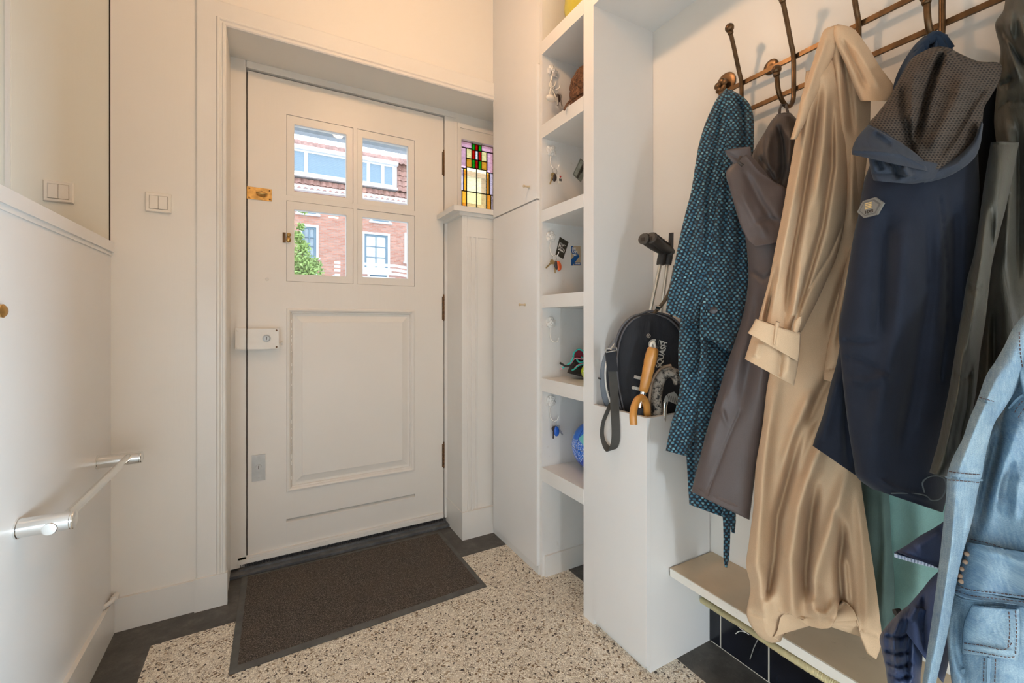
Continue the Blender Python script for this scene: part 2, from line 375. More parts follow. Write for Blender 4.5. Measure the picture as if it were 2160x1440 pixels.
S(box('trim_pilaster_cap', (0.765, FY-0.028, 1.575), (1.012, DY+0.002, 1.600), TRIMP, bevel=0.005))
S(box('trim_pilaster_cove', (0.80, FY-0.012, 1.560), (1.005, DY, 1.576), TRIMP, bevel=0.004))
# threshold
S(box('trim_threshold', (-0.134, 2.105, -0.03), (0.818, 2.32, 0.010), SILL, bevel=0.004))
S(box('trim_threshold_step', (-0.105, 2.135, 0.0), (0.80, 2.30, 0.018), SILL, bevel=0.003))
# right wall (behind shelves, rack and bench), back wall with an added low opening that shapes the strip lights
wall_r = S(box('wall_right', (WX, BY, -0.1), (WX+0.1, 2.3, CZ), PAINT))
S(plate('wall_back', 'x', OX, WX, -0.1, CZ, BY-0.1, BY, [(0.0, 0.78, 0.12, 1.05)], PAINT))
S(box('trim_overhead_board', (UX, BY, 2.145), (WX+0.01, 1.18, CZ), UNITP))
d2 = S(thing('rear_light_opening', (0.39, BY+0.0, 0.0), None, None))  # frame around the added opening that cuts the strip lights
plate('window_frame', 'x', -0.06, 0.84, 0.06, 1.11, BY-0.03, BY+0.004, [(0.0, 0.78, 0.12, 1.05)], DOORP, d2)
# black wall tiles below the bench, each a part of the right wall
TILE = plain('black_tile', (0.010, 0.011, 0.016), 0.16, var=0.5, scale=15, bump=0.06, bscale=20)
GROUT = plain('pale_grout', (0.55, 0.50, 0.42), 0.8)
bmt = bmesh.new(); bbox(bmt, (WX-0.0035, BY, 0.0), (WX+0.001, 0.93, 0.265)); obj('tile_grout', bmt, GROUT, wall_r)
bm = bmesh.new(); bbox(bm, (-0.0009, -0.0758, 0.002), (0.003, 0.0758, 0.1525)); bmesh.ops.bevel(bm, geom=bm.edges[:], offset=0.0015, segments=1, affect='EDGES')
tile_me = bpy.data.meshes.new('tile'); bm.to_mesh(tile_me); bm.free(); tile_me.materials.append(TILE)
for k in range(12):
    for j in range(2):
        o = bpy.data.objects.new('tile', tile_me); C.objects.link(o); o.parent = wall_r
        zz = 0.0 if j == 0 else 0.1535
        o.location = (WX-0.0035, 0.896+0.0775-k*0.155, zz)
        if j == 1: o.scale.z = 0.74
# bench board
bench = thing('wall_bench', (1.18, 0.2, 0.276), 'worn cream painted wooden bench board along the right wall under the coats', 'bench')
BENCHT = paint('bench_top_paint', (0.64, 0.50, 0.34), 0.5, dirt=0.35, dscale=14, streak=False, wear=(0.30, 0.22, 0.14))
BENCHE = paint('bench_edge_paint', (0.78, 0.74, 0.66), 0.4, dirt=0.15, dscale=14, wear=(0.25, 0.19, 0.12))
box('seat_board', (1.080, BY+0.02, 0.281), (WX-0.001, 0.930, 0.294), BENCHT, bench, bevel=0.002)
box('front_edge', (1.076, BY+0.02, 0.270), (1.0815, 0.929, 0.2935), BENCHE, bench, bevel=0.002)

# ------------------------------------------------------------------ front door
door = S(thing('door_1', (0.363, DY, 0.02), None, None))
D = DY; T = DY+0.042
WIN = [(0.073, 0.353, 1.607, 1.963, 0.104, 0.323, 1.629, 1.927), (0.371, 0.649, 1.607, 1.963, 0.396, 0.617, 1.632, 1.928),
       (0.073, 0.353, 1.227, 1.583, 0.104, 0.323, 1.260, 1.548), (0.371, 0.649, 1.227, 1.583, 0.396, 0.617, 1.263, 1.549)]
bm = bmesh.new()
plate_bm(bm, 'x', -0.074, 0.800, 0.022, 2.114, D, T, [(w[0], w[1], w[2], w[3]) for w in WIN] + [(0.073, 0.649, 0.298, 1.108), (0.073, 0.649, 0.165, 0.180)])
obj('door_leaf', bm, DOORP, door, bevel=0.0015)
for i, w in enumerate(WIN):
    fr = plate('window_frame', 'x', w[0]+0.0012, w[1]-0.0012, w[2]+0.0012, w[3]-0.0012, D+(0.004 if i != 2 else 0.001), T-0.006, [(w[4], w[5], w[6], w[7])], DOORP, door, bevel=0.0015)
    # bevelled pane: clear centre, sloping ground border
    bm = bmesh.new(); rings_bm(bm, w[4], w[5], w[6], w[7], [(0, D+0.017), (0.018, D+0.013)]); rings_bm(bm, w[4], w[5], w[6], w[7], [(0, D+0.019)])
    pn = obj('window_pane', bm, GLASS, door)
bm = bmesh.new(); bbox(bm, (0.352, T-0.004, 1.2), (0.3555, T-0.001, 1.6)); bbox(bm, (0.0712, T-0.004, 1.2), (0.0745, T-0.001, 1.6)); bbox(bm, (0.0712, T-0.004, 1.58), (0.3555, T-0.001, 1.586)); bbox(bm, (0.0712, T-0.004, 1.224), (0.3555, T-0.001, 1.229))
obj('casement_gap', bm, GAP, door)
bm = bmesh.new(); rings_bm(bm, 0.073, 0.649, 0.298, 1.108, [(0, D), (0.002, D-0.005), (0.009, D-0.007), (0.014, D-0.004), (0.018, D+0.004), (0.022, D+0.004), (0.024, D+0.013), (0.034, D+0.013), (0.062, D+0.004), (0.063, D+0.002)])
obj('raised_panel', bm, DOORP, door)
bm = bmesh.new()
v = [bm.verts.new(p) for p in ((0.073, D, 0.165), (0.649, D, 0.165), (0.649, D+0.02, 0.176), (0.073, D+0.02, 0.176), (0.649, D+0.02, 0.18), (0.073, D+0.02, 0.18))]
bm.faces.new(v[:4]); bm.faces.new([v[3], v[2], v[4], v[5]]); obj('lower_groove', bm, DOORP, door)
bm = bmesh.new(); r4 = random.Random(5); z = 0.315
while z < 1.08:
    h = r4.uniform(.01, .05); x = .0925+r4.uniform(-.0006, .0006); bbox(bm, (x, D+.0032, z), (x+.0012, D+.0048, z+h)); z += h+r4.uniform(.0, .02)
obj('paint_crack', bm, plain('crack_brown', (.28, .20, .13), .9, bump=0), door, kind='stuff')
box('panel_seam', (0.0725, D-0.0004, 0.05), (0.0738, D+0.0005, 0.165), TRIMP, door)
# draught strip and brush
bm = bmesh.new(); bbox(bm, (-0.107, D-0.016, 0.033), (0.796, D-0.004, 0.052)); bbox(bm, (-0.107, D-0.012, 0.05), (0.796, D+0.001, 0.060)); strip = obj('draught_strip', bm, DOORP, door, bevel=0.002)
for x in (-0.075, 0.165, 0.405, 0.70): lathe('screw', (x, D-0.016, 0.043), (0, -1, 0), [(0, 0.004), (0.0015, 0.0035), (0.002, 0)], DOORP, strip, 10)
box('strip_gap', (-0.08, D+0.001, 0.012), (0.80, D+0.03, 0.024), GAP, door)
m, t, b = base_mat('brush_hair', 0.7); tn = t.noise(t.mapping(t.coord(), (300, 10, 8)), 1.0, 3, 0.6)
t.l.new(t.ramp(tn, [(0.52, (0.012, 0.013, 0.016)), (0.62, (0.05, 0.05, 0.05)), (0.72, (0.30, 0.29, 0.27))]), b.inputs['Base Color'])
bm = bmesh.new(); r2 = random.Random(3)
for k in range(900):
    x = -0.102+0.896*k/900+r2.uniform(-.001, .001); h = 0.0115+r2.random()*0.006; dx = r2.uniform(-.003, .003); dy = r2.uniform(-.006, .002)
    a = [bm.verts.new(p) for p in ((x-.0009, D-0.011, 0.036), (x+.0009, D-0.011, 0.036), (x+dx+.0005, D-0.011+dy, h), (x+dx-.0005, D-0.011+dy, h))]; bm.faces.new(a)
obj('brush', bm, MATS['brush_hair'], door, kind='stuff', recalc=False)
# hinges
for z in (1.873, 1.119, 0.352):
    bm = bmesh.new()
    for k in range(5): lathe_bm(bm, (0.8025, D-0.004, z-0.060+k*0.0242), (0, 0, 1), [(0, 0.003), (0.0005, 0.0058), (0.0232, 0.0058), (0.0237, 0.003)], 12)
    lathe_bm(bm, (0.8025, D-0.004, z-0.066), (0, 0, 1), [(0, 0.002), (0.002, 0.004), (0.136, 0.004), (0.139, 0)], 10)
    bbox(bm, (0.7935, D-0.0015, z-0.06), (0.802, D+0.001, z+0.06)); obj('hinge', bm, RUST if z < 1.5 else BRONZE, door, auto=True)
# brass latch plate with turn knob
lp = box('latch_plate', (-0.076, D-0.0035, 1.570), (0.016, D+0.001, 1.622), BRASS, door, bevel=0.001)
bm = bmesh.new(); lathe_bm(bm, (-0.021, D-0.003, 1.596), (0, -1, 0), [(0, 0.013), (0.004, 0.012), (0.006, 0.006), (0.014, 0.005), (0.016, 0.0)], 18)
ball_bm(bm, (-0.021, D-0.020, 1.595), 0.010, 2, (2.3, 0.8, 0.75)); obj('turn_knob', bm, BRASS, lp, smooth=True)
for x, z in ((-0.068, 1.576), (0.009, 1.577), (-0.067, 1.615), (0.008, 1.614)): lathe('screw', (x, D-0.0035, z), (0, -1, 0), [(0, 0.0035), (0.001, 0.003), (0.0014, 0)], RUST, lp, 10)
# casement catch: worn plate and brass turn button
cp = box('catch_plate', (0.058, D-0.004, 1.396), (0.070, D+0.001, 1.440), BRONZE, door, bevel=0.002)
bm = bmesh.new(); ball_bm(bm, (0.081, D-0.012, 1.408), 0.012, 2, (0.85, 0.6, 1.0)); ball_bm(bm, (0.082, D-0.012, 1.430), 0.010, 2, (0.9, 0.6, 0.9)); tube_bm(bm, [(0.078, D+0.002, 1.419), (0.080, D-0.012, 1.419)], 0.006)
obj('casement_catch', bm, BRASS, door, smooth=True)
lathe('plugged_hole', (-0.001, D-0.0005, 1.232), (0, -1, 0), [(0, 0.0085), (0.0008, 0.008), (0.001, 0.006), (0.0002, 0.005), (0, 0)], DOORP, door, 16)
# rim lock painted white, keeper on the jamb
LK = paint('lock_paint', (0.80, 0.775, 0.72), 0.3, dirt=0.1, dscale=20)
lk = box('rim_lock', (-0.073, D-0.040, 0.934), (0.043, D+0.001, 1.020), LK, door, bevel=0.006)
bm = bmesh.new(); bbox(bm, (-0.116, D-0.038, 0.934), (-0.077, D-0.010, 1.022)); obj('lock_keeper', bm, LK, door, bevel=0.005)
lathe('lock_cylinder', (-0.003, D-0.040, 0.979), (0, -1, 0), [(0, 0.0155), (0.003, 0.015), (0.0035, 0.012), (0.002, 0.011), (0.003, 0.0)], STEEL, lk, 24)
box('key_slot', (-0.0045, D-0.0445, 0.972), (-0.0022, D-0.042, 0.985), GAP, lk)
for x, z in ((0.034, 1.012), (0.034, 0.941), (-0.062, 1.011), (-0.108, 1.013), (-0.108, 0.942)): lathe('screw', (x, D-0.039, z), (0, -1, 0), [(0, 0.0042), (0.0016, 0.0036), (0.0018, 0)], RUST if x > 0 else LK, lk, 10)
lathe('snib', (0.044, D-0.022, 0.956), (1, 0, 0), [(0, 0.004), (0.008, 0.004), (0.009, 0.009), (0.013, 0.009), (0.014, 0)], LK, lk, 14)
# lower steel key plate
kp = box('key_plate', (-0.058, D-0.0035, 0.369), (-0.008, D+0.001, 0.480), STEEL, door, bevel=0.001)
bm = bmesh.new(); lathe_bm(bm, (-0.033, D-0.003, 0.428), (0, -1, 0), [(0, 0.0115), (0.004, 0.011), (0.0045, 0)], 20); bbox(bm, (-0.0385, D-0.0072, 0.395), (-0.0275, D-0.002, 0.424)); obj('lock_cylinder', bm, STEEL, kp, bevel=0.001)
box('key_slot', (-0.0342, D-0.0082, 0.420), (-0.0318, D-0.0062, 0.434), GAP, kp)
for z in (0.470, 0.380): lathe('screw', (-0.033, D-0.0035, z), (0, -1, 0), [(0, 0.004), (0.001, 0.0035), (0.0012, 0)], STEEL, kp, 10)

# ------------------------------------------------------------------ stained glass sidelight
sl = S(thing('window_1', (1.0, DY, 1.62), None, None))
plate('window_frame', 'x', 0.862, 1.25, 1.600, 2.149, DY-0.010, DY+0.05, [(0.898, 1.098, 1.628, 2.020)], DOORP, sl, bevel=0.003)
plate('inner_bead', 'x', 0.874, 1.22, 1.606, 2.10, DY-0.016, DY-0.009, [(0.888, 1.108, 1.618, 2.075)], DOORP, sl, bevel=0.003)
def stain(name, col):
    m = bpy.data.materials.new(name); m.use_nodes = True; t = NT(m); t.n.remove(t.n['Principled BSDF'])
    tr = t.new('ShaderNodeBsdfTransparent'); n = t.noise(t.mapping(t.coord(), (30, 1, 140)), 1.0, 3)
    t.l.new(t.ramp(n, [(0.3, tuple(x*0.85 for x in col)), (0.7, tuple(min(1, x*1.08) for x in col))]), tr.inputs[0])
    gl = t.new('ShaderNodeBsdfGlossy'); gl.inputs['Roughness'].default_value = 0.05; df = t.new('ShaderNodeBsdfTranslucent'); df.inputs[0].default_value = (*col, 1)
    m1 = t.new('ShaderNodeMixShader'); m1.inputs[0].default_value = 0.25; t.l.new(tr.outputs[0], m1.inputs[1]); t.l.new(df.outputs[0], m1.inputs[2])
    m2 = t.new('ShaderNodeMixShader'); m2.inputs[0].default_value = 0.06; t.l.new(m1.outputs[0], m2.inputs[1]); t.l.new(gl.outputs[0], m2.inputs[2]); t.l.new(m2.outputs[0], t.n['Material Output'].inputs[0]); return m
PK = stain('pink_glass', (0.95, 0.72, 0.82)); YL = stain('pale_yellow_glass', (1.0, 0.92, 0.62)); AM = stain('amber_glass', (1.0, 0.66, 0.18)); CLG = stain('straw_glass', (1.0, 0.95, 0.74)); RD = stain('red_glass', (0.72, 0.03, 0.02)); GN = stain('green_glass', (0.08, 0.62, 0.08)); CW = stain('clear_glass', (0.95, 0.97, 1.0)); PW = stain('lilac_glass', (0.88, 0.84, 0.98))
LEAD = plain('lead_came', (0.20, 0.15, 0.07), 0.45, 0.6, var=0.2)
SX0, SX1, SZ0, SZ1 = 0.898, 1.098, 1.628, 2.020; SW = SX1-SX0; SH = SZ1-SZ0
# fractions: x0,x1 from the left, z measured down from the top
pcs = []
def pc(x0, x1, a, b, mt): pcs.append((x0, x1, a, b, mt))
pc(0, .36, 0, .085, PK); pc(.64, 1, 0, .085, PK)
for i, mt in enumerate((GN, RD, GN)): pc(.36+.0933*i, .36+.0933*(i+1), 0.01, .095, mt)
for i, mt in enumerate((RD, CW, RD)): pc(.36+.0933*i, .36+.0933*(i+1), .095, .225, mt)
for i, mt in enumerate((GN, RD, GN)): pc(.36+.0933*i, .36+.0933*(i+1), .225, .345, mt)
pc(0, .19, .085, .37, PK); pc(.81, 1, .085, .37, PK)
pc(.19, .36, .085, .225, YL); pc(.64, .81, .085, .225, YL); pc(.19, .36, .225, .345, AM); pc(.64, .81, .225, .345, AM)
pc(0, .115, .37, .68, PW); pc(.115, .20, .37, .68, AM); pc(.20, .5, .345, .68, CLG); pc(.5, .80, .345, .68, CLG); pc(.80, .885, .37, .68, AM); pc(.885, 1, .37, .68, PW)
pc(0, .065, .68, 1, PW); pc(.065, .20, .68, 1, AM); pc(.20, .5, .68, 1, YL); pc(.5, .80, .68, 1, YL); pc(.80, .935, .68, 1, AM); pc(.935, 1, .68, 1, PW)
bmc = bmesh.new()
for x0, x1, a, b, mt in pcs:
    X0, X1, Z0, Z1 = SX0+SW*x0, SX0+SW*x1, SZ1-SH*b, SZ1-SH*a
    box('glass_piece', (X0+.0008, DY+0.014, Z0+.0008), (X1-.0008, DY+0.018, Z1-.0008), mt, sl)
    r = 0.0015
    for p in (((X0-r, DY+0.011, Z0-r), (X0+r, DY+0.021, Z1+r)), ((X1-r, DY+0.011, Z0-r), (X1+r, DY+0.021, Z1+r)), ((X0-r, DY+0.0112, Z0-r), (X1+r, DY+0.0208, Z0+r)), ((X0-r, DY+0.0112, Z1-r), (X1+r, DY+0.0208, Z1+r))): bbox(bmc, *p)
obj('lead_cames', bmc, LEAD, sl)

# ------------------------------------------------------------------ doormat
mt = thing('doormat', (0.33, 1.82, 0.0), 'dark brown carpet doormat with a grey rubber rim lying in front of the door', 'doormat')
cs = [(-0.101, 1.539), (0.758, 1.555), (0.752, 2.075), (-0.092, 2.102)]
bm = bmesh.new(); R = []
cx = sum(c[0] for c in cs)/4; cy = sum(c[1] for c in cs)/4
def ring(ins, z):
    return [bm.verts.new((x+(ins if x < cx else -ins), y+(ins if y < cy else -ins), z)) for x, y in cs]
rr = [ring(0, 0.0006), ring(0.0, 0.0025), ring(0.020, 0.0075), ring(0.024, 0.0072)]
for a, b_ in zip(rr, rr[1:]):
    for i in range(4): bm.faces.new([a[i], a[(i+1) % 4], b_[(i+1) % 4], b_[i]])
bm.faces.new(rr[0]); bm.faces.new(rr[-1]); obj('rubber_rim', bm, RUBBER, mt)
bm = bmesh.new(); nx, ny = 90, 56; G = []
for j in range(ny+1):
    row = []
    for i in range(nx+1):
        u, w = i/nx, j/ny; ins = 0.022
        x = (cs[0][0]+ins)*(1-u)*(1-w)+(cs[1][0]-ins)*u*(1-w)+(cs[2][0]-ins)*u*w+(cs[3][0]+ins)*(1-u)*w
        y = (cs[0][1]+ins)*(1-u)*(1-w)+(cs[1][1]+ins)*u*(1-w)+(cs[2][1]-ins)*u*w+(cs[3][1]-ins)*(1-u)*w
        e = min(i, j, nx-i, ny-j); row.append(bm.verts.new((x, y, 0.0076 if e == 0 else 0.0092+r2.random()*0.0016)))
    G.append(row)
for j in range(ny):
    for i in range(nx): bm.faces.new([G[j][i], G[j][i+1], G[j+1][i+1], G[j+1][i]])
obj('carpet_pile', bm, CARPET, mt, smooth=True, recalc=False)

# ------------------------------------------------------------------ switches, grab rail, pipe
SWG = plain('switch_gap_shade', (0.20, 0.15, 0.10), .8, bump=0)  # brown puts the shade around the rockers into the colour
def switch(c, label):
    t = thing('light_switch', (c[0], c[1], c[2]), label, 'light switch', 'double light switches'); x, y, z = c
    bm = bmesh.new(); rings_bm(bm, x-.036, x+.036, z-.034, z+.034, [(0, y), (0, y-.006), (.003, y-.009), (.010, y-.0085), (.011, y-.006)]); obj('switch_plate', bm, WHITEP, t, bevel=0)
    box('rocker_gap_shade', (x-.0258, y-.0064, z-.0238), (x+.0258, y-.005, z+.0238), SWG, t)
    for s in (-1, 1):
        bm = bmesh.new(); v = bbox(bm, (x+(-.0245 if s < 0 else .0006), y-.0105, z-.0225), (x+(-.0006 if s < 0 else .0245), y-.005, z+.0225)); obj('rocker', bm, WHITEP, t, bevel=0.0012)
    return t
switch((-0.334, FY, 1.467), 'white double light switch right of the wall corner, near the door frame')
switch((-0.590, FY+.006, 1.470), 'white double light switch left of the wall corner, above the half wall')
gr = thing('grab_rail', (-0.40, 1.57, 0.615), 'chrome grab rail with two round wall brackets on the left half wall', 'grab rail')
for y, xe in ((1.815, -0.353), (1.317, -0.372)):
    hb = lathe('bracket', (LX, y, 0.612), (1, 0, 0), [(0, 0.0215), (0.003, 0.0215), (0.004, 0.0195), (xe-LX-0.006, 0.0195), (xe-LX-0.005, 0.0185), (xe-LX-0.003, 0.0185), (xe-LX-0.002, 0.0195), (xe-LX, 0.0185), (xe-LX+0.001, 0.014), (xe-LX+0.001, 0)], CHROME, gr, 32)
    bm = bmesh.new(); lathe_bm(bm, (xe-0.035, y+(-.0185 if y < 1.5 else .0), 0.606), (0, -1, 0), [(0, 0.013), (0.0025, 0.012), (0.0035, 0)], 24)
    if y < 1.5: obj('cover_cap', bm, CHROME, hb, smooth=True, auto=True)
    else: bm.free()
tube('bar', [(-0.389, 1.325, 0.618), (-0.386, 1.807, 0.618)], 0.0105, CHROME, gr, 20)
kb = thing('door_knob', (LX, 1.235, 1.07), 'small brass knob on the left half wall at the edge of the view', 'knob')
lathe('knob', (LX, 1.197, 1.07), (1, 0, 0), [(0, 0.006), (0.012, 0.005), (0.016, 0.012), (0.024, 0.013), (0.028, 0.008), (0.029, 0)], BRASS, kb, 20)
ps = thing('pipe_stub', (-0.46, 1.9, 0.125), 'short white painted pipe stub in the corner above the left skirting board', 'pipe')
bm = bmesh.new(); tube_bm(bm, [(-0.462, 1.87, 0.128), (-0.449, 1.90, 0.126), (-0.447, 1.949, 0.124)], 0.0075, 12); obj('pipe', bm, TRIMP, ps, smooth=True, auto=True)
bm = bmesh.new(); tube_bm(bm, [(-0.448, 1.915, 0.125), (-0.447, 1.932, 0.1245)], 0.0098, 12); obj('pipe_collar', bm, TRIMP, ps, smooth=True, auto=True)

# ------------------------------------------------------------------ tall cupboard
cb = thing('tall_cupboard', (1.13, 1.735, 0.0), 'tall white built in cupboard with two flush doors beside the sidelight window', 'cupboard')
bm = bmesh.new(); bbox(bm, (UX+.004, 1.524, 0.0), (WX, 1.948, 2.60)); obj('body', bm, UNITP, cb)
box('top_panel', (UX-.0005, 1.5245, 2.122), (UX+.02, 1.949, 2.74), UNITP, cb, bevel=0.002)
box('inner_edge', (UX+.002, 1.926, 0.0), (UX+.03, 1.9485, 2.122), UNITP, cb)
for z0, z1, kz, ky in ((1.560, 2.117, 1.622, 1.583), (0.038, 1.553, 1.122, 1.618)):
    dd = box('cupboard_door', (UX-.013, 1.5245, z0), (UX+.003, 1.922, z1), UNITP, cb, bevel=0.002)
    lathe('knob', (UX-.013, ky, kz), (-1, 0, 0), [(0, 0.006), (0.006, 0.0045), (0.012, 0.0035), (0.020, 0.0038), (0.027, 0.0062), (0.030, 0.0055), (0.031, 0)], plain('knob_brass_'+str(int(kz*100)), (0.66, 0.55, 0.38), 0.35, 0.6), dd, 16)
box('plinth', (UX-.004, 1.5245, 0.0), (UX+.003, 1.9475, 0.036), UNITW, cb)

# ------------------------------------------------------------------ open shelf unit
su = thing('shelf_unit', (1.13, 1.34, 0.0), 'narrow white open shelf unit with stacked square niches between cupboard and coats', 'shelf unit')
bm = bmesh.new(); bbox(bm, (UX, 1.180, 0.0), (WX-.001, 1.234, 2.745)); obj('side_panel', bm, UNITP, su, bevel=0.002)
box('far_panel', (UX+.001, 1.505, 0.0), (WX-.001, 1.5235, 2.745), UNITW, su)
box('back_panel', (WX-.012, 1.234, 0.0), (WX-.001, 1.505, 2.745), UNITW, su)
SHELF = [(2.201, 2.147), (1.856, 1.803), (1.506, 1.459), (1.157, 1.106), (0.817, 0.764), (0.451, 0.396)]
for a, b_ in SHELF: box('shelf', (UX-.001, 1.2335, b_), (WX-.012, 1.5052, a), UNITW, su, bevel=0.003)
box('niche_skirting', (UX+.012, 1.494, 0.0), (WX-.012, 1.506, 0.085), TRIMP, su, bevel=0.003)
# ------------------------------------------------------------------ umbrella box
ub = thing('umbrella_box', (1.13, 1.06, 0.0), 'white wooden umbrella box standing against the shelf unit, open at the top', 'umbrella box')
box('front_panel', (UX-.002, 0.935, 0.022), (UX+.014, 1.179, 0.763), UNITP, ub, bevel=0.002)
box('side_panel', (UX+.0142, 0.935, 0.0), (WX-.004, 0.951, 0.762), UNITP, ub, bevel=0.002)
box('bottom_panel', (UX+.014, 0.951, 0.36), (WX-.004, 1.179, 0.375), UNITW, ub)
box('foot_strip', (UX+.012, 0.955, 0.0), (UX+.03, 1.179, 0.03), UNITW, ub)

# ------------------------------------------------------------------ ceiling lamp in the vestibule (above the frame)
cl = thing('pendant_lamp', (LAMP[0], LAMP[1], CZ), 'bare warm bulb on a short cord hanging from the ceiling above the doormat', 'lamp')
tube('cord', [(LAMP[0], LAMP[1], CZ), (LAMP[0], LAMP[1], LAMP[2]+0.13)], 0.003, BLACKP, cl)
lathe('socket', (LAMP[0], LAMP[1], LAMP[2]+0.14), (0, 0, -1), [(0, 0.012), (0.05, 0.018), (0.06, 0.018), (0.061, 0)], BRASS, cl)
# ------------------------------------------------------------------ hose under the bench
HOSE = plain('pale_hose', (0.62, 0.54, 0.30), 0.4, var=0.08)
hs = thing('corrugated_hose', (1.2, 0.9, 0.19), 'pale yellow corrugated hose running along the underside of the bench', 'hose')
def corrug(name, pts, r, per):
    P = smooth_path(pts, 60); bm = bmesh.new(); L = 0; rr = []
    for i, p in enumerate(P):
        if i: L += (P[i]-P[i-1]).length
        rr.append(r+0.0012*sin(2*pi*L/per))
    tube_bm(bm, P, rr, 12); return obj(name, bm, HOSE, hs, smooth=True)
corrug('hose_run', [at(1481, 1265, .934), atX(1500, 1277, 1.205), atX(1535, 1299, 1.17), atX(1575, 1323, 1.13), atX(1650, 1373, 1.085), atX(1750, 1436, 1.076), atX(1860, 1504, 1.074), (1.074, 0.1, 0.256)], 0.0090, 0.0042)
corrug('hose_loop', [at(1481, 1246, .934), atX(1500, 1256, 1.20), atX(1530, 1274, 1.17), atX(1570, 1292, 1.15)], 0.0088, 0.0042)
lw = thing('loose_cable', (1.25, 0.85, 0.2), 'thin loose white cable curling in front of the black tiles', 'cable')
tube('cable', smooth_path([atX(x, y, 1.25) for x, y in ((1534, 1290), (1545, 1308), (1562, 1325), (1580, 1338), (1572, 1333), (1560, 1331), (1552, 1336))]), 0.0011, WHITEP, lw, 8)
tube('cable_end', [atX(1600, 1345, 1.25), atX(1590, 1366, 1.25), atX(1582, 1390, 1.25)], 0.0012, STEEL, lw, 8)

# ------------------------------------------------------------------ street outside
HY = 22.0
def hp(x, y, Y=None): return at(x, y, Y or HY)
BRICK, t, b = base_mat('street_brick', 0.9); co = t.coord(); mp = t.new('ShaderNodeMapping'); mp.inputs['Rotation'].default_value = (pi/2, 0, 0); t.l.new(co, mp.inputs[0])
br = t.new('ShaderNodeTexBrick'); t.l.new(mp.outputs[0], br.inputs['Vector']); br.inputs['Color1'].default_value = (0.46, 0.20, 0.14, 1); br.inputs['Color2'].default_value = (0.60, 0.31, 0.23, 1); br.inputs['Mortar'].default_value = (0.42, 0.32, 0.28, 1)
br.inputs['Scale'].default_value = 1.0; br.inputs['Brick Width'].default_value = 0.24; br.inputs['Row Height'].default_value = 0.072; br.inputs['Mortar Size'].default_value = 0.010
t.l.new(br.outputs['Color'], b.inputs['Base Color']); t.l.new(t.bump(br.outputs['Fac'], -0.4, 0.01), b.inputs['Normal'])
WPNT = plain('street_white_paint', (0.74, 0.76, 0.78), 0.5, bump=0); BPNT = plain('street_blue_grey_paint', (0.16, 0.25, 0.32), 0.5, bump=0); RTILE = plain('street_roof_tile', (0.42, 0.24, 0.20), 0.8, var=0.3, scale=3)
BLIND = plain('street_blind', (0.27, 0.38, 0.48), 0.6, bump=0); SGLASS = plain('street_window_glass', (0.34, 0.42, 0.48), 0.08, bump=0, var=0.2, scale=2); CURT = plain('street_curtain', (0.78, 0.82, 0.84), 0.8, bump=0, var=0.12, scale=8)
hs_ = thing('brick_house', (6, HY, -0.3), 'red brick house across the street with white dormer windows, seen through the door panes', 'house')
ROOFZ = at(800, 425, HY).z
openings = []
def rect(x0, y0, x1, y1, Y=None):
    a, c = hp(x0, y0, Y), hp(x1, y1, Y); return a.x, c.x, c.z, a.z
W1 = rect(632, 472, 672, 545); W2 = rect(764, 488, 822, 572); W3 = rect(626, 424, 672, 454); W4 = rect(781, 440, 824, 471); W5 = rect(853, 491, 900, 556); W6 = rect(632, 570, 668, 640); W7 = rect(775, 575, 820, 640)
wins = [W1, W2, W3, W4, W5, W6, W7]
plate('brick_wall', 'x', -8, 22, -0.3, ROOFZ, HY, HY+0.35, [(w[0], w[1], w[2], w[3]) for w in wins], BRICK, hs_)
for i, w in enumerate(wins):
    x0, x1, z0, z1 = w
    f = plate('window', 'x', x0, x1, z0, z1, HY-0.05, HY+0.15, [(x0+.10, x1-.10, z0+.02, z1-.10)], WPNT, hs_)
    nx = 2 if x1-x0 > 0.9 else 2
    inner = plate('sash', 'x', x0+.1, x1-.1, z0+.02, z1-.1, HY+0.02, HY+0.12, [(x0+.2+k*(x1-x0-.4+.04)/nx, x0+.2+(k+1)*(x1-x0-.4+.04)/nx-.04, z0+.15+j*(z1-z0-.33+.03)/3, z0+.15+(j+1)*(z1-z0-.33+.03)/3-.03) for k in range(nx) for j in range(3)], BPNT, f)
    box('pane', (x0+.1, HY+0.08, z0+.02), (x1-.1, HY+0.09, z1-.1), CURT if i in (1, 6) else SGLASS, f)
    box('sill', (x0-.06, HY-0.12, z0-.07), (x1+.06, HY+0.02, z0+.01), WPNT, f)
# soldier course over openings (brick relief), gutter, eaves and mansard roof with dormers
box('gutter', (-8, HY-0.35, ROOFZ-0.02), (22, HY-0.05, ROOFZ+0.22), WPNT, hs_)
def tiles(name, x0, x1, za, zb, ya, yb, kk):
    bm = bmesh.new(); n = max(1, int(round((x1-x0)/0.26))); w = (x1-x0)/n; rows = max(1, int(round((zb-za)/0.30)))
    for r in range(rows):
        for i in range(n):
            z0 = za+(zb-za)*r/rows-.03; z1 = za+(zb-za)*(r+1)/rows; y0 = ya+(yb-ya)*r/rows-.05; y1 = ya+(yb-ya)*(r+1)/rows
            pts = [(0, 0.0), (.25, -.045), (.5, -.05), (.75, -.01), (.85, .02), (1, 0)]
            lo = [bm.verts.new((x0+w*(i+u), y0+d, z0+(0.04*math.sin(u*pi)))) for u, d in pts]; hi = [bm.verts.new((x0+w*(i+u), y1+d, z1)) for u, d in pts]
            for k in range(len(pts)-1): bm.faces.new([lo[k], lo[k+1], hi[k+1], hi[k]])
    return obj(name, bm, RTILE, hs_, kind='stuff')
zt = hp(675, 303).z
tiles('roof_tiles_lower', -8, 22, ROOFZ+0.05, ROOFZ+0.55, HY-0.30, HY-0.1, 1)
box('roof_slope', (-8, HY+0.25, ROOFZ), (22, HY+0.4, zt), RTILE, hs_)
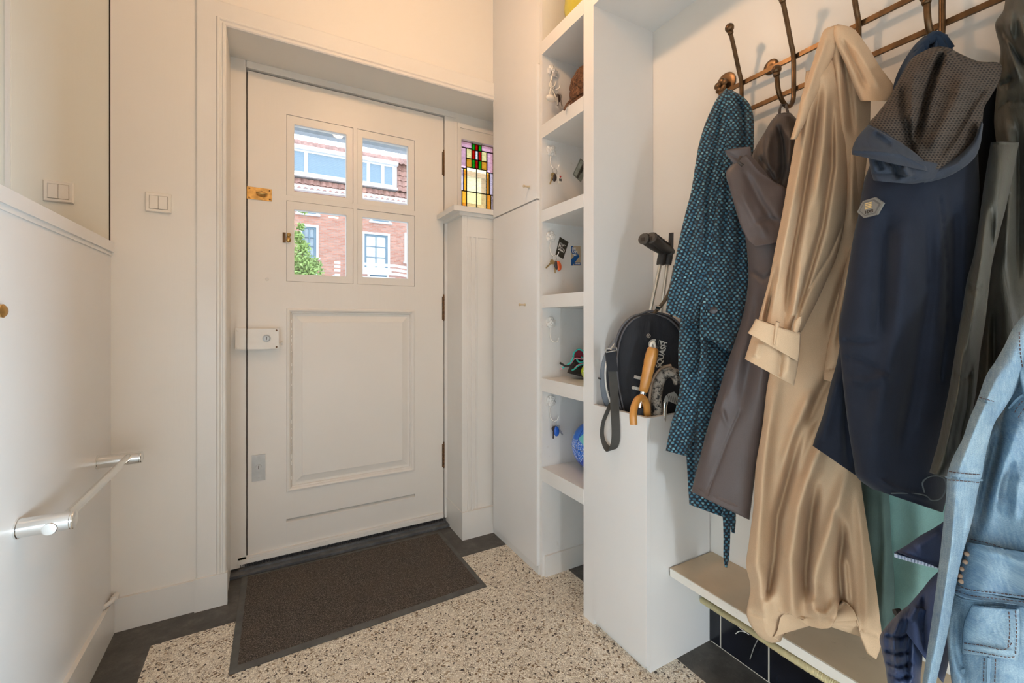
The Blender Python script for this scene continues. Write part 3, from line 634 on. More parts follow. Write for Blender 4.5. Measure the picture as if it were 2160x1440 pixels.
RZ = hp(675, 318).z
for (xa, ya, xb, yb), splits in (((600, 318, 742, 408), (0.08, 0.30, 0.98)), ((742.5, 340, 835, 424), (0.34, 0.66, 0.93))):
    a, c = hp(xa, ya), hp(xb, yb); zlo, zhi = ROOFZ+0.62, RZ
    d = box('dormer_body', (a.x, HY-0.20, zlo), (c.x, HY+0.3, zhi), WPNT, hs_)
    xs_ = [a.x+.12]+[a.x+(c.x-a.x)*s for s in splits]
    for u, w in zip(xs_, xs_[1:]):
        f = plate('window', 'x', u, w, zlo+.12, zhi-.20, HY-0.27, HY-0.19, [(u+.08, w-.08, zlo+.20, zhi-.28)], WPNT, hs_)
        box('pane', (u+.05, HY-0.23, zlo+.15), (w-.05, HY-0.22, zhi-.22), BLIND, f)
        bm = bmesh.new(); n = 22
        for k in range(n):
            z = zlo+.20+(zhi-.48-zlo)*k/n; bbox(bm, (u+.08, HY-.245, z), (w-.08, HY-.232, z+.035))
        obj('blind_slats', bm, BLIND, f)
    box('dormer_fascia', (a.x-.02, HY-0.42, zhi-.20), (c.x+.02, HY-0.18, zhi-.02), WPNT, hs_)
    box('dormer_sill', (a.x-.02, HY-0.36, zlo-.02), (c.x+.02, HY-0.18, zlo+.08), WPNT, hs_)
tiles('roof_tiles_upper', -8, 22, RZ-.04, RZ+0.40, HY-0.25, HY+0.2, 1)
a = hp(836, 400); c = hp(905, 340)
tiles('roof_tiles_slope', a.x, a.x+0.62, ROOFZ+.6, RZ, HY-0.20, HY+0.1, 1)
c0 = a.x+0.62; box('dormer_body', (c0, HY-0.2, ROOFZ+.5), (c0+4, HY+.3, RZ), WPNT, hs_)
# slatted white balcony fronts
bl = rect(765, 552, 853, 583); 
for (x0, y0, x1, y1) in ((705, 551, 718, 576), (760, 553, 835, 584)):
    a, c = hp(x0, y0, HY-1.2), hp(x1, y1, HY-1.2)
    for k in range(3):
        z1 = a.z-(a.z-c.z)*k/3; bm = bmesh.new(); bbox(bm, (a.x, HY-1.2, z1-(a.z-c.z)/3+.07), (c.x, HY-1.16, z1))
        if x0 > 740:
            e = hp(872, 560, HY-.7); p = [(c.x, HY-1.2), (e.x, HY-.45)]
            v = [bm.verts.new(q) for q in ((p[0][0], p[0][1], z1-(a.z-c.z)/3+.07), (p[1][0], p[1][1], z1-(a.z-c.z)/3+.07), (p[1][0], p[1][1], z1), (p[0][0], p[0][1], z1))]; bm.faces.new(v)
        obj('balcony_slat', bm, WPNT, hs_)
    box('balcony_floor', (a.x+.05, HY-1.1, c.z-.15), (c.x, HY, c.z-.02), WPNT, hs_)
S(box('ground', (-12, 2.33, -0.35), (30, 30, -0.15), plain('street_paving', (0.50, 0.48, 0.46), 0.9, scale=3)))
# white porch canopy above the front step
pc_ = thing('porch_canopy', (0.5, 2.9, 2.55), 'white porch canopy edge above the front door outside', 'canopy')
pz = hp(621, 281, 3.1).z
bm = bmesh.new(); bbox(bm, (-1.2, 2.5, pz+0.06), (2.6, 3.1, pz+0.16)); obj('fascia', bm, WPNT, pc_, bevel=.01)
box('gutter', (-1.2, 3.1, pz+.02), (2.6, 3.16, pz+0.07), plain('zinc', (0.45, 0.5, 0.55), 0.4, 0.5), pc_, bevel=.02)
# shrub in the front garden across the street
LEAF = plain('street_leaf', (0.33, 0.47, 0.14), 0.7, var=0.4, scale=3, bump=0)
tr = thing('street_tree', (hp(640, 560, 15).x, 15.0, -0.2), 'young green leafy tree in the street, seen through the lower left pane', 'tree')
r3 = random.Random(11); bm = bmesh.new()
for (x, y, r_, n) in ((628, 500, .20, 150), (635, 478, .13, 60), (640, 520, .22, 120), (632, 545, .35, 260), (645, 560, .42, 380), (660, 568, .35, 220), (624, 572, .3, 200), (665, 556, .18, 60), (646, 575, .5, 250), (640, 443, .12, 60), (628, 600, .6, 300)):
    c = hp(x, y, 15)
    for k in range(n):
        v = Vector((r3.gauss(0, 1), r3.gauss(0, 1), r3.gauss(0, 1))).normalized()*r_*r3.random()**0.5; p = c+v
        s = 0.045+r3.random()*0.05; d = Vector((r3.gauss(0, 1), r3.gauss(0, 1), r3.gauss(0, 1))).normalized(); e = d.orthogonal().normalized()*s*0.5; d *= s
        bm.faces.new([bm.verts.new(q) for q in (p-d, p-e, p+d, p+e)])
obj('foliage', bm, LEAF, tr, kind='stuff', recalc=False)
trunk = hp(640, 560, 15); tube('trunk', [(trunk.x, 15.0, -0.25), (trunk.x+.05, 15.0, 1.5), (trunk.x-.05, 15.05, 3.4)], [0.06, 0.045, 0.02], plain('street_bark', (0.25, 0.2, 0.15), 0.9), tr)

# ------------------------------------------------------------------ coat rack
RK = thing('coat_rack', (1.25, 0.4, 1.70), 'bronze coloured metal coat rack with two long bars and curled hooks on the right wall', 'coat rack')
for z in (1.768, 1.680):
    bm = bmesh.new(); bbox(bm, (1.246, -0.55, z-0.006), (1.252, 0.885 if z > 1.7 else 0.86, z+0.006)); obj('bar', bm, BRONZE, RK, bevel=0.001)
for y, z, s in ((0.878, 1.806, 1.0), (0.735, 1.787, 0.62)):
    bm = bmesh.new(); lathe_bm(bm, (1.274, y, z), (-1, 0, 0), [(0, 0.034*s), (0.003, 0.034*s), (0.0045, 0.030*s), (0.004, 0.012*s), (0.003, 0)], 28)
    obj('rosette', bm, BRONZE, RK, smooth=True, auto=True)
bm = bmesh.new()
for k in range(5):
    a = 2*pi*k/5+.3; ball_bm(bm, (1.258, 0.885+cos(a)*0.013, 1.800+sin(a)*0.013), 0.0115, 2, (0.4, 1, 1))
ball_bm(bm, (1.252, 0.885, 1.800), 0.0055, 2); tube_bm(bm, [(1.276, 0.885, 1.80), (1.256, 0.885, 1.80)], 0.004); obj('rosette_flower', bm, BRONZE, RK, smooth=True)
def hook(y):
    h = bmesh.new()
    up = [(1.186, y, 1.905), (1.205, y, 1.86), (1.228, y, 1.800), (1.240, y, 1.768), (1.2415, y, 1.70), (1.240, y, 1.655), (1.228, y, 1.632), (1.207, y, 1.624), (1.184, y, 1.636), (1.168, y, 1.660), (1.162, y, 1.700)]
    tube_bm(h, smooth_path(up, 8), 0.0058, 12)
    o = obj('hook', h, BRONZE, RK, smooth=True)
    for c, r in (((1.184, y, 1.912), 0.0125), ((1.161, y, 1.708), 0.0115)):
        b2 = bmesh.new(); ball_bm(b2, c, r, 3); lathe_bm(b2, c, Vector((1.20, y, 1.87))-Vector(c) if c[2] > 1.8 else (0, 0, -1), [(r*.7, 0.0085), (r*1.3, 0.0078), (r*1.6, 0.006)], 14)
        obj('ball_end', b2, BRONZE, o, smooth=True)
    return o
for k in range(8): hook(0.805-0.1487*k)

# ------------------------------------------------------------------ cloth
def crs(P, v):
    """catmull-rom through rows of P (n,k) at parameters v in 0..1"""
    P = np.asarray(P, float); n = len(P)-1; s = np.clip(v, 0, 1)*n; i = np.minimum(s.astype(int), n-1); t = (s-i)[:, None]
    p1, p2 = P[i], P[i+1]; p0 = P[np.maximum(i-1, 0)]; p3 = P[np.minimum(i+2, n)]
    return 0.5*(2*p1+(p2-p0)*t+(2*p0-5*p1+4*p2-p3)*t**2+(3*p1-p0-3*p2+p3)*t**3)
def polydist(px, py, pts):
    best = np.full(px.shape, 1e9); side = np.zeros(px.shape); frac = np.zeros(px.shape)
    for k, (a, b) in enumerate(zip(pts, pts[1:])):
        dx, dy = b[0]-a[0], b[1]-a[1]; L2 = dx*dx+dy*dy+1e-9
        t = np.clip(((px-a[0])*dx+(py-a[1])*dy)/L2, 0, 1); qx = px-(a[0]+t*dx); qy = py-(a[1]+t*dy); d = np.hypot(qx, qy)
        sd = np.sign(dx*qy-dy*qx); m = d < best; best = np.where(m, d, best); side = np.where(m, sd, side); frac = np.where(m, (k+t)/(len(pts)-1), frac)
    return best, best*side, frac
def garment(name, mat, parent, L, R, D, tf=0.03, tb=0.03, folds=(), nu=56, nv=120, pw=0.5, wr=0.0015, seed=0, hem=0.03, front_flat=0.0, uvs=1.0, spread=None, ripple=0.0, rf=5, hemline=None, rot=0.0):
    """hollow cloth body: L and R are its side outlines from top to bottom, D the distances of its four corners, folds = raised or sunk creases"""
    if mat is KNIT: wr = .0035
    v = np.linspace(0, 1, nv); Lp = crs(L, v); Rp = crs(R, v); u = np.linspace(0, 1, nu); uu = 0.5-0.5*np.cos(np.pi*u)*(0.55)-0.0; uu = (uu-uu[0])/(uu[-1]-uu[0])
    uu = 0.45*u+0.55*(0.5-0.5*np.cos(np.pi*u))
    PX = Lp[:, :1]*(1-uu)+Rp[:, :1]*uu; PY = Lp[:, 1:2]*(1-uu)+Rp[:, 1:2]*uu
    if hemline:
        hx = [p[0] for p in hemline]; hy = [p[1] for p in hemline]; last = PY[-1].copy(); target = np.interp(PX[-1], hx, hy)
        PY = PY+(target-last)[None, :]*(v[:, None]**5)
    if callable(D): DD = D(PX, PY)
    else: DD = (D[0]*(1-uu)+D[1]*uu)[None, :]*(1-v[:, None])+(D[2]*(1-uu)+D[3]*uu)[None, :]*v[:, None]
    prof = (np.clip(1-(2*uu-1)**2, 0, 1)**pw)[None, :]
    if front_flat: prof = prof*np.ones_like(DD)
    taper = np.clip(v[:, None]*14+0.25, 0, 1)**0.5
    F = tf*prof*taper*np.ones_like(DD); edge = np.clip(prof*2.0, 0, 1)
    for f in folds:
        kind, amp, w, pts = f[0], f[1], f[2], f[3]
        d, sd, fr = polydist(PX, PY, pts)
        if kind == 'g': g = np.exp(-(d/w)**2)*np.clip(0.12+np.minimum(fr, 1-fr)*5, 0, 1)
        elif kind == 'c': g = np.exp(-(d/w))
        elif kind == 's':
            fall = f[4] if len(f) > 4 else 60; g = (0.5+0.5*np.tanh(sd/w))*np.exp(-(d/fall)**2)
        F = F+amp*g*(0.35+0.65*edge)
    rs = np.random.RandomState(seed); X = PX/60.0; Y = PY/60.0; N = np.zeros_like(PX)
    for k in range(10):
        fx = rs.uniform(0.6, 3.6); fy = rs.uniform(0.1, 1.1)*rs.choice([-1, 1]); N += np.sin(X*fx+Y*fy+rs.uniform(0, 6.28)+0.7*np.sin(Y*rs.uniform(.5, 1.5)+X*.4))/(1+k*0.15)
    F = F+wr*N*edge
    if ripple:
        F = F+ripple*np.sin(2*pi*rf*uu[None, :]+2.2*np.sin(3*v[:, None]+seed))*(v[:, None]**1.3)*edge
    FR = DD-F; BK = DD+tb*prof*taper+wr*0.5*N*edge
    a = (PX-1080)/FPX; b = (CYP-PY)/FPX; rx = a*CA+SA; ry = -a*SA+CA
    def pos(dd): return np.stack([rx*dd, ry*dd, EYE+b*dd], -1)
    Fp, Bp = pos(FR), pos(BK)
    lim = WX-0.006; Bp[..., 0] = np.minimum(Bp[..., 0], lim); Fp[..., 0] = np.minimum(Fp[..., 0], lim-0.002)
    nb = max(10, nu//3); ib = np.round(np.linspace(nu-1, 0, nb+2)[1:-1]).astype(int)
    ringn = nu+nb; V = np.concatenate([Fp, Bp[:, ib]], axis=1).reshape(-1, 3)
    # hollow hem: inner wall turned up
    last = V[-ringn:].copy(); cen = last.mean(0); inn = cen+(last-cen)*np.array([.94, .94, .97]); hk = max(2, int(nv*.06)); up_ = V[-(hk+1)*ringn:-hk*ringn]; cu_ = up_.mean(0); inn2 = cu_+(up_-cu_)*np.array([.88, .88, 1.0]); topc = V[:ringn].mean(0, keepdims=True)+np.array([[0, 0, .002]])
    V = np.concatenate([V, inn, inn2, topc, inn2.mean(0, keepdims=True)]); nrow = nv
    faces = []
    for r in range(nrow+1):
        i = np.arange(ringn); j = (i+1) % ringn
        faces.append(np.stack([r*ringn+i, (r+1)*ringn+i, (r+1)*ringn+j, r*ringn+j], 1))
    quads = np.concatenate(faces).tolist(); ti = (nrow+2)*ringn; bi = ti+1
    tris = [[ti, (k+1) % ringn, k] for k in range(ringn)]+[[bi, (nrow+1)*ringn+k, (nrow+1)*ringn+(k+1) % ringn] for k in range(ringn)]
    me = bpy.data.meshes.new(name); me.from_pydata(V.tolist(), [], quads+tris); me.update()
    uvl = me.uv_layers.new(name='UVMap')
    lat = (PX-1080)/FPX*DD; U = np.concatenate([lat, lat[:, ib]], 1).reshape(-1); W = np.concatenate([EYE+b*DD, (EYE+b*DD)[:, ib]], 1).reshape(-1)
    U = np.concatenate([U, U[-ringn:], U[-ringn:], [U[:ringn].mean(), U[-ringn:].mean()]]); W = np.concatenate([W, W[-ringn:], W[-ringn:], [W[0], W[-1]]])
    U, W = U*cos(rot)-W*sin(rot), U*sin(rot)+W*cos(rot); vi = np.empty(len(me.loops), dtype=np.int32); me.loops.foreach_get('vertex_index', vi)
    uvl.data.foreach_set('uv', (np.stack([U[vi], W[vi]], -1)*uvs).astype(np.float32).reshape(-1))
    o = link(name, me, mat, parent, smooth=True)
    o_surf = (PX, PY, FR)
    def surf(x, y, eps=0.002):
        PXr, PYr, Fr = o_surf
        if np.ndim(x) == 0:
            dd = (PXr-x)**2+(PYr-y)**2; k = np.argpartition(dd.ravel(), 4)[:4]; w = 1/(dd.ravel()[k]+1); return float((Fr.ravel()[k]*w).sum()/w.sum())-eps
        out = np.empty(np.shape(x)); xf, yf = np.ravel(x), np.ravel(y); res = np.empty(xf.shape)
        for q in range(len(xf)):
            dd = (PXr-xf[q])**2+(PYr-yf[q])**2; k = np.argpartition(dd.ravel(), 4)[:4]; w = 1/(dd.ravel()[k]+1); res[q] = (Fr.ravel()[k]*w).sum()/w.sum()
        return res.reshape(out.shape)-eps
    return o, surf
def on(surf, x, y, eps=0.002): return atD(x, y, surf(x, y, eps))
def seam(name, surf, pts, r, mat, parent, n=10, eps=0.0005, seg=6):
    P = smooth_path([Vector((x, y, 0)) for x, y in pts], n); return tube(name, [on(surf, p.x, p.y, eps) for p in P], r, mat, parent, seg)
def stitches(bm, surf, pts, mpx=5.0, gap=3.0, r=0.0007, eps=0.0012):
    P = smooth_path([Vector((x, y, 0)) for x, y in pts], 12); acc = 0; on_ = True; start = P[0]
    for a, b_ in zip(P, P[1:]):
        seg = (b_-a).length; t = 0
        while t < seg:
            need = (mpx if on_ else gap)-acc
            if t+need > seg: acc += seg-t; break
            t += need; acc = 0; q = a.lerp(b_, t/seg)
            if on_: tube_bm(bm, [on(surf, start.x, start.y, eps), on(surf, q.x, q.y, eps)], r, 4)
            start = q; on_ = not on_

# knitted houndstooth wool
def knit():
    m, t, b = base_mat('teal_knit_wool', 0.95); uv = t.coord('UV'); co = t.coord()
    nz = t.new('ShaderNodeTexNoise'); nz.inputs['Scale'].default_value = 45; nz.inputs['Detail'].default_value = 3; t.l.new(uv, nz.inputs['Vector'])
    ad = t.new('ShaderNodeVectorMath', operation='MULTIPLY_ADD'); t.l.new(nz.outputs['Color'], ad.inputs[0]); ad.inputs[1].default_value = (0.008, 0.008, 0); t.l.new(uv, ad.inputs[2])
    sp = t.new('ShaderNodeSeparateXYZ'); t.l.new(ad.outputs[0], sp.inputs[0])
    px, py = 0.0128, 0.0078
    yy = t.math('DIVIDE', sp.outputs[1], py); row = t.math('FLOOR', yy); odd = t.math('MULTIPLY', t.math('MODULO', t.math('ADD', row, 1000.0), 2.0), 0.5)
    xx = t.math('ADD', t.math('DIVIDE', sp.outputs[0], px), odd)
    fx = t.math('SUBTRACT', t.math('FRACT', t.math('ADD', xx, 1000.0)), 0.5); fy = t.math('SUBTRACT', t.math('FRACT', t.math('ADD', yy, 1000.0)), 0.5)
    fx2 = t.math('SUBTRACT', t.math('ABSOLUTE', fx), 0.10)
    d = t.math('SQRT', t.math('ADD', t.math('POWER', t.math('MULTIPLY', fx2, 2.6), 2.0), t.math('POWER', t.math('MULTIPLY', fy, 1.15), 2.0)))
    blob = t.ramp(d, [(0.32, 1.0), (0.60, 0.0)])
    cn = t.noise(uv, 70, 3, 0.7); yarn = t.ramp(cn, [(0.3, (0.012, 0.07, 0.13)), (0.5, (0.06, 0.24, 0.36)), (0.72, (0.36, 0.68, 0.74))])
    dark = t.ramp(t.noise(uv, 200, 2), [(0.3, (0.004, 0.007, 0.014)), (0.7, (0.014, 0.03, 0.05))])
    t.l.new(t.mix(blob, dark, yarn), b.inputs['Base Color'])
    h = t.math('ADD', blob, t.math('MULTIPLY', t.noise(uv, 600, 2), 0.5)); t.l.new(t.bump(h, 0.9, 0.005), b.inputs['Normal']); b.inputs['Sheen Weight'].default_value = 0.12
    return m
KNIT = knit()
def meshlining():
    m, t, b = base_mat('mesh_lining', 0.8); uv = t.coord('UV'); sp = t.new('ShaderNodeSeparateXYZ'); t.l.new(uv, sp.inputs[0])
    p = 0.0058; yy = t.math('DIVIDE', sp.outputs[1], p*0.75); odd = t.math('MULTIPLY', t.math('MODULO', t.math('ADD', t.math('FLOOR', yy), 1000.0), 2.0), 0.5)
    fx = t.math('SUBTRACT', t.math('FRACT', t.math('ADD', t.math('ADD', t.math('DIVIDE', sp.outputs[0], p), odd), 1000.0)), 0.5); fy = t.math('SUBTRACT', t.math('FRACT', t.math('ADD', yy, 1000.0)), 0.5)
    d = t.math('SQRT', t.math('ADD', t.math('POWER', fx, 2.0), t.math('POWER', fy, 2.0))); hole = t.ramp(d, [(0.22, 0.0), (0.36, 1.0)])
    t.l.new(t.mix(hole, (0.012, 0.009, 0.008), (0.070, 0.053, 0.040)), b.inputs['Base Color']); t.l.new(t.bump(hole, 0.8, 0.002), b.inputs['Normal']); return m
MESHL = meshlining()
TAUPE = fabric('taupe_rainproof_cloth', (0.105, 0.082, 0.078), rough=0.5, wr=0.12, var=0.06); TAUPED = fabric('taupe_dark_lining', (0.060, 0.045, 0.038), rough=0.55, wr=0.3)
BEIGE = fabric('beige_cotton', (0.66, 0.47, 0.30), rough=0.9, wr=0.12, wscale=(40, 9), var=0.05); NAVY = fabric('navy_softshell', (0.015, 0.020, 0.034), rough=0.85, wr=0.10, var=0.15, sheen=0.08)
NAVYL = fabric('navy_hood_trim', (0.033, 0.042, 0.060), rough=0.8, wr=0.2); NAVYB = fabric('navy_fleece', (0.055, 0.075, 0.15), rough=0.85, wr=0.15); NAVYQ = fabric('navy_nylon', (0.025, 0.045, 0.11), rough=0.4, wr=0.4)
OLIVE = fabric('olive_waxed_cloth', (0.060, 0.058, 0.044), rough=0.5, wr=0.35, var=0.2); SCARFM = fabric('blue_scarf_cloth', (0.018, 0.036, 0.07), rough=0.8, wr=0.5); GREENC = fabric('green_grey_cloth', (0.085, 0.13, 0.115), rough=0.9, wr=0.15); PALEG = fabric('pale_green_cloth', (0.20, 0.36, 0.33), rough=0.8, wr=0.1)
def denim(name, pale=1.0):
    m, t, b = base_mat(name, 0.9); uv = t.coord('UV')
    big = t.noise(uv, 22, 5, 0.65); st = t.noise(t.mapping(uv, (520, 60, 1)), 1.0, 3, 0.6); fine = t.noise(t.mapping(uv, (700, 700, 1)), 1.0, 2)
    c = t.ramp(big, [(0.32, (0.15*pale, 0.25*pale, 0.36*pale)), (0.5, (0.22*pale, 0.34*pale, 0.43*pale)), (0.68, (0.34*pale, 0.47*pale, 0.54*pale))])
    c = t.mix(t.ramp(st, [(0.4, 0.0), (0.7, 0.45)]), c, (0.46, 0.57, 0.62)); c = t.mix(t.ramp(fine, [(0.4, 0.35), (0.6, 0.0)]), c, (0.10, 0.19, 0.32))
    t.l.new(c, b.inputs['Base Color']); t.l.new(t.bump(t.math('ADD', st, fine), 0.5, 0.0015), b.inputs['Normal']); return m
DENIM = denim('washed_denim'); DENIMB = denim('denim_pocket', 0.95); THREAD = plain('brown_thread', (0.10, 0.055, 0.05), 0.8, bump=0)

# 1 teal knitted coat
g = thing('knitted_coat', (1.10, 0.80, 0.62), 'long blue and black knitted wool coat on the hook nearest the front door', 'coat')
body, s1 = garment('body', KNIT, g, [(1527,193),(1500,245),(1484,330),(1470,450),(1462,560),(1455,660),(1450,760),(1452,860),(1447,930),(1450,1000),(1454,1064)],
    [(1537,190),(1566,240),(1580,330),(1585,450),(1590,560),(1592,660),(1585,760),(1566,860),(1556,930),(1540,1010),(1532,1092)], (1.27,1.25,1.20,1.17), 0.035, 0.03,
    [('c', -.02, 5, [(1474,690),(1500,715),(1541,752)]), ('g', -.026, 8, [(1520,760),(1512,900),(1500,1060)]), ('g', -.02, 6, [(1468,700),(1462,850),(1464,1040)]), ('g', .014, 12, [(1490,700),(1478,850),(1476,1050)]), ('g', .012, 14, [(1535,760),(1530,900),(1520,1060)])], seed=1)
garment('sleeve', KNIT, g, [(1446,600),(1436,667),(1431,730),(1431,775),(1434,815),(1425,862),(1415,895),(1404,950)], [(1486,600),(1487,667),(1488,730),(1486,790),(1480,830),(1474,870),(1466,915),(1448,962)], (1.215,1.21,1.185,1.19), 0.035, 0.03, [('g', -.012, 7, [(1462,760),(1450,880),(1438,940)])], nu=34, nv=70, seed=2, rot=-.12)
garment('front_flap', KNIT, g, [(1530,188),(1514,205),(1503,225),(1487,262),(1474,305),(1467,345),(1458,402),(1447,445),(1435,495),(1419,575),(1409,625),(1404,658)],
    [(1534,187),(1545,212),(1550,240),(1552,280),(1545,330),(1540,380),(1530,430),(1522,480),(1512,530),(1500,590),(1488,645),(1470,686)], (1.235,1.225,1.155,1.165), 0.03, 0.02,
    [('g', -.028, 6, [(1526,210),(1508,300),(1490,420),(1482,560)]), ('g', .010, 8, [(1515,230),(1500,320),(1478,450),(1455,600)]), ('g', -.010, 7, [(1500,260),(1480,400),(1452,530),(1435,640)])], nu=40, nv=90, seed=3, hem=0.01, rot=-.2)
_, s1r = garment('lapel', KNIT, g, [(1534,188),(1532,220),(1528,270),(1520,330),(1510,400),(1498,470),(1488,540),(1482,610),(1480,660),(1482,705)],
    [(1548,192),(1576,212),(1589,243),(1590,300),(1588,370),(1590,450),(1592,530),(1590,600),(1570,680),(1539,744)], (1.21,1.215,1.135,1.125), 0.03, 0.02,
    [('g', -.030, 6, [(1552,205),(1566,230),(1570,290),(1560,360)]), ('c', -.02, 4, [(1528,300),(1512,400),(1490,470)]), ('g', .014, 8, [(1582,240),(1583,300)]), ('g', -.02, 7, [(1568,400),(1560,480),(1560,620)]), ('g', -.014, 7, [(1540,330),(1530,450),(1520,560)]), ('g', .012, 9, [(1520,420),(1510,520),(1502,640)]), ('g', -.012, 8, [(1550,520),(1548,600),(1540,700)])], nu=46, nv=90, seed=4, hem=0.01, rot=.1)
garment('front_edge', KNIT, g, [(1478,640),(1476,690),(1478,740),(1472,790)], [(1490,640),(1490,700),(1490,760),(1478,800)], (1.14,1.14,1.13,1.13), 0.008, 0.008, nu=16, nv=30, seed=5)
lathe('button', on(s1r, 1497, 655, 0.002)+Vector((-.012, -.02, 0)), (-.8, -.6, 0), [(0, .009), (.004, .009), (.005, .007), (.0035, 0)], plain('dark_horn', (0.03, 0.02, 0.02), 0.3), g, 16)
garment('belt', KNIT, g, [(1522,1065),(1525,1100),(1526,1140),(1526,1175),(1529,1196)], [(1540,1065),(1541,1100),(1540,1140),(1538,1175),(1534,1197)], (1.15,1.15,1.15,1.15), 0.008, 0.008, nu=14, nv=50, seed=6, hem=.002)
garment('belt', KNIT, g, [(1538,1070),(1539,1095),(1543,1122)], [(1552,1075),(1552,1100),(1550,1125)], (1.152,1.152,1.152,1.152), 0.008, 0.008, nu=12, nv=24, seed=7, hem=.002)

# 2 taupe raincoat with hood
g = thing('hooded_raincoat', (1.10, 0.68, 0.60), 'taupe waterproof coat with dark hood, between the knitted coat and trench coat', 'coat')
bm = bmesh.new()
for x0, x1 in ((1648, 1644), (1658, 1664)): tube_bm(bm, [atD(x0, 221, 1.12), atD((x0+x1)/2-1, 230, 1.105), atD(x1, 246, 1.09)], 0.003, 8)
tube_bm(bm, [atD(1648, 222, 1.12), atD(1658, 221, 1.12)], 0.003, 8); obj('hanging_loop', bm, TAUPED, g, smooth=True)
garment('hood', TAUPED, g, [(1640,240),(1626,256),(1612,280),(1596,306),(1586,330),(1582,360),(1590,390),(1610,410)], [(1668,238),(1690,262),(1705,290),(1712,330),(1710,370),(1700,400),(1690,430),(1670,450)], (1.09,1.08,1.06,1.05), 0.035, 0.03,
    [('g', -.022, 6, [(1641,262),(1650,300),(1652,350),(1640,395)]), ('g', .016, 9, [(1625,275),(1618,320),(1622,370)]), ('g', .014, 9, [(1668,270),(1668,320),(1662,360)]), ('g', -.012, 5, [(1600,330),(1622,360),(1645,400)])], nu=50, nv=70, seed=8, wr=.002)
garment('body', TAUPE, g, [(1562,440),(1572,500),(1578,560),(1577,605),(1568,660),(1552,715),(1534,765),(1515,830),(1496,890),(1476,965),(1458,1037)],
    [(1660,440),(1660,500),(1658,560),(1655,605),(1650,680),(1640,745),(1630,800),(1615,870),(1605,930),(1592,1010),(1581,1096)], (1.08,1.04,1.12,1.03), 0.030, 0.02,
    [('c', -.006, 3, [(1560,870),(1530,940),(1492,1040)]), ('g', .010, 14, [(1570,700),(1545,800),(1510,900),(1480,1000)]), ('g', -.010, 12, [(1600,600),(1590,720),(1560,880)]), ('g', .008, 12, [(1625,560),(1615,700),(1600,850)]), ('g', .006, 5, [(1530,830),(1520,860),(1535,900)]),
     ('g', -.006, 5, [(1575,565),(1610,590),(1640,570)]), ('c', -.004, 3, [(1462,1022),(1500,1045),(1582,1076)])], nu=60, seed=9, wr=.0012)
_, s2 = garment('shoulder_yoke', TAUPE, g, [(1546,345),(1531,365),(1540,400),(1551,440),(1562,478),(1576,512)], [(1575,318),(1600,345),(1630,380),(1660,400),(1668,450),(1660,505)], (1.075,1.05,1.03,1.01), 0.018, 0.012,
    [('c', .006, 6, [(1575,330),(1600,360),(1660,402)]), ('g', -.008, 8, [(1570,360),(1600,420),(1640,480)]), ('g', .008, 9, [(1560,400),(1590,460),(1620,500)]), ('g', -.006, 5, [(1590,470),(1620,460),(1650,470)])], nu=44, nv=60, seed=10, hem=.006, hemline=[(1570,495),(1580,508),(1593,520),(1625,515),(1660,506)])
garment('collar_flap', TAUPE, g, [(1528,317),(1535,330),(1548,345),(1560,352)], [(1583,309),(1585,325),(1583,342),(1575,356)], (1.05,1.04,1.05,1.045), 0.008, 0.006, [('c', -.004, 3, [(1532,320),(1560,338)])], nu=26, nv=26, seed=11, hem=.003)
bm = bmesh.new(); tube_bm(bm, [atD(1563, 330, 1.03), atD(1556, 341, 1.028), atD(1567, 349, 1.026)], .0035, 8); obj('toggle', bm, TAUPED, g, smooth=True)

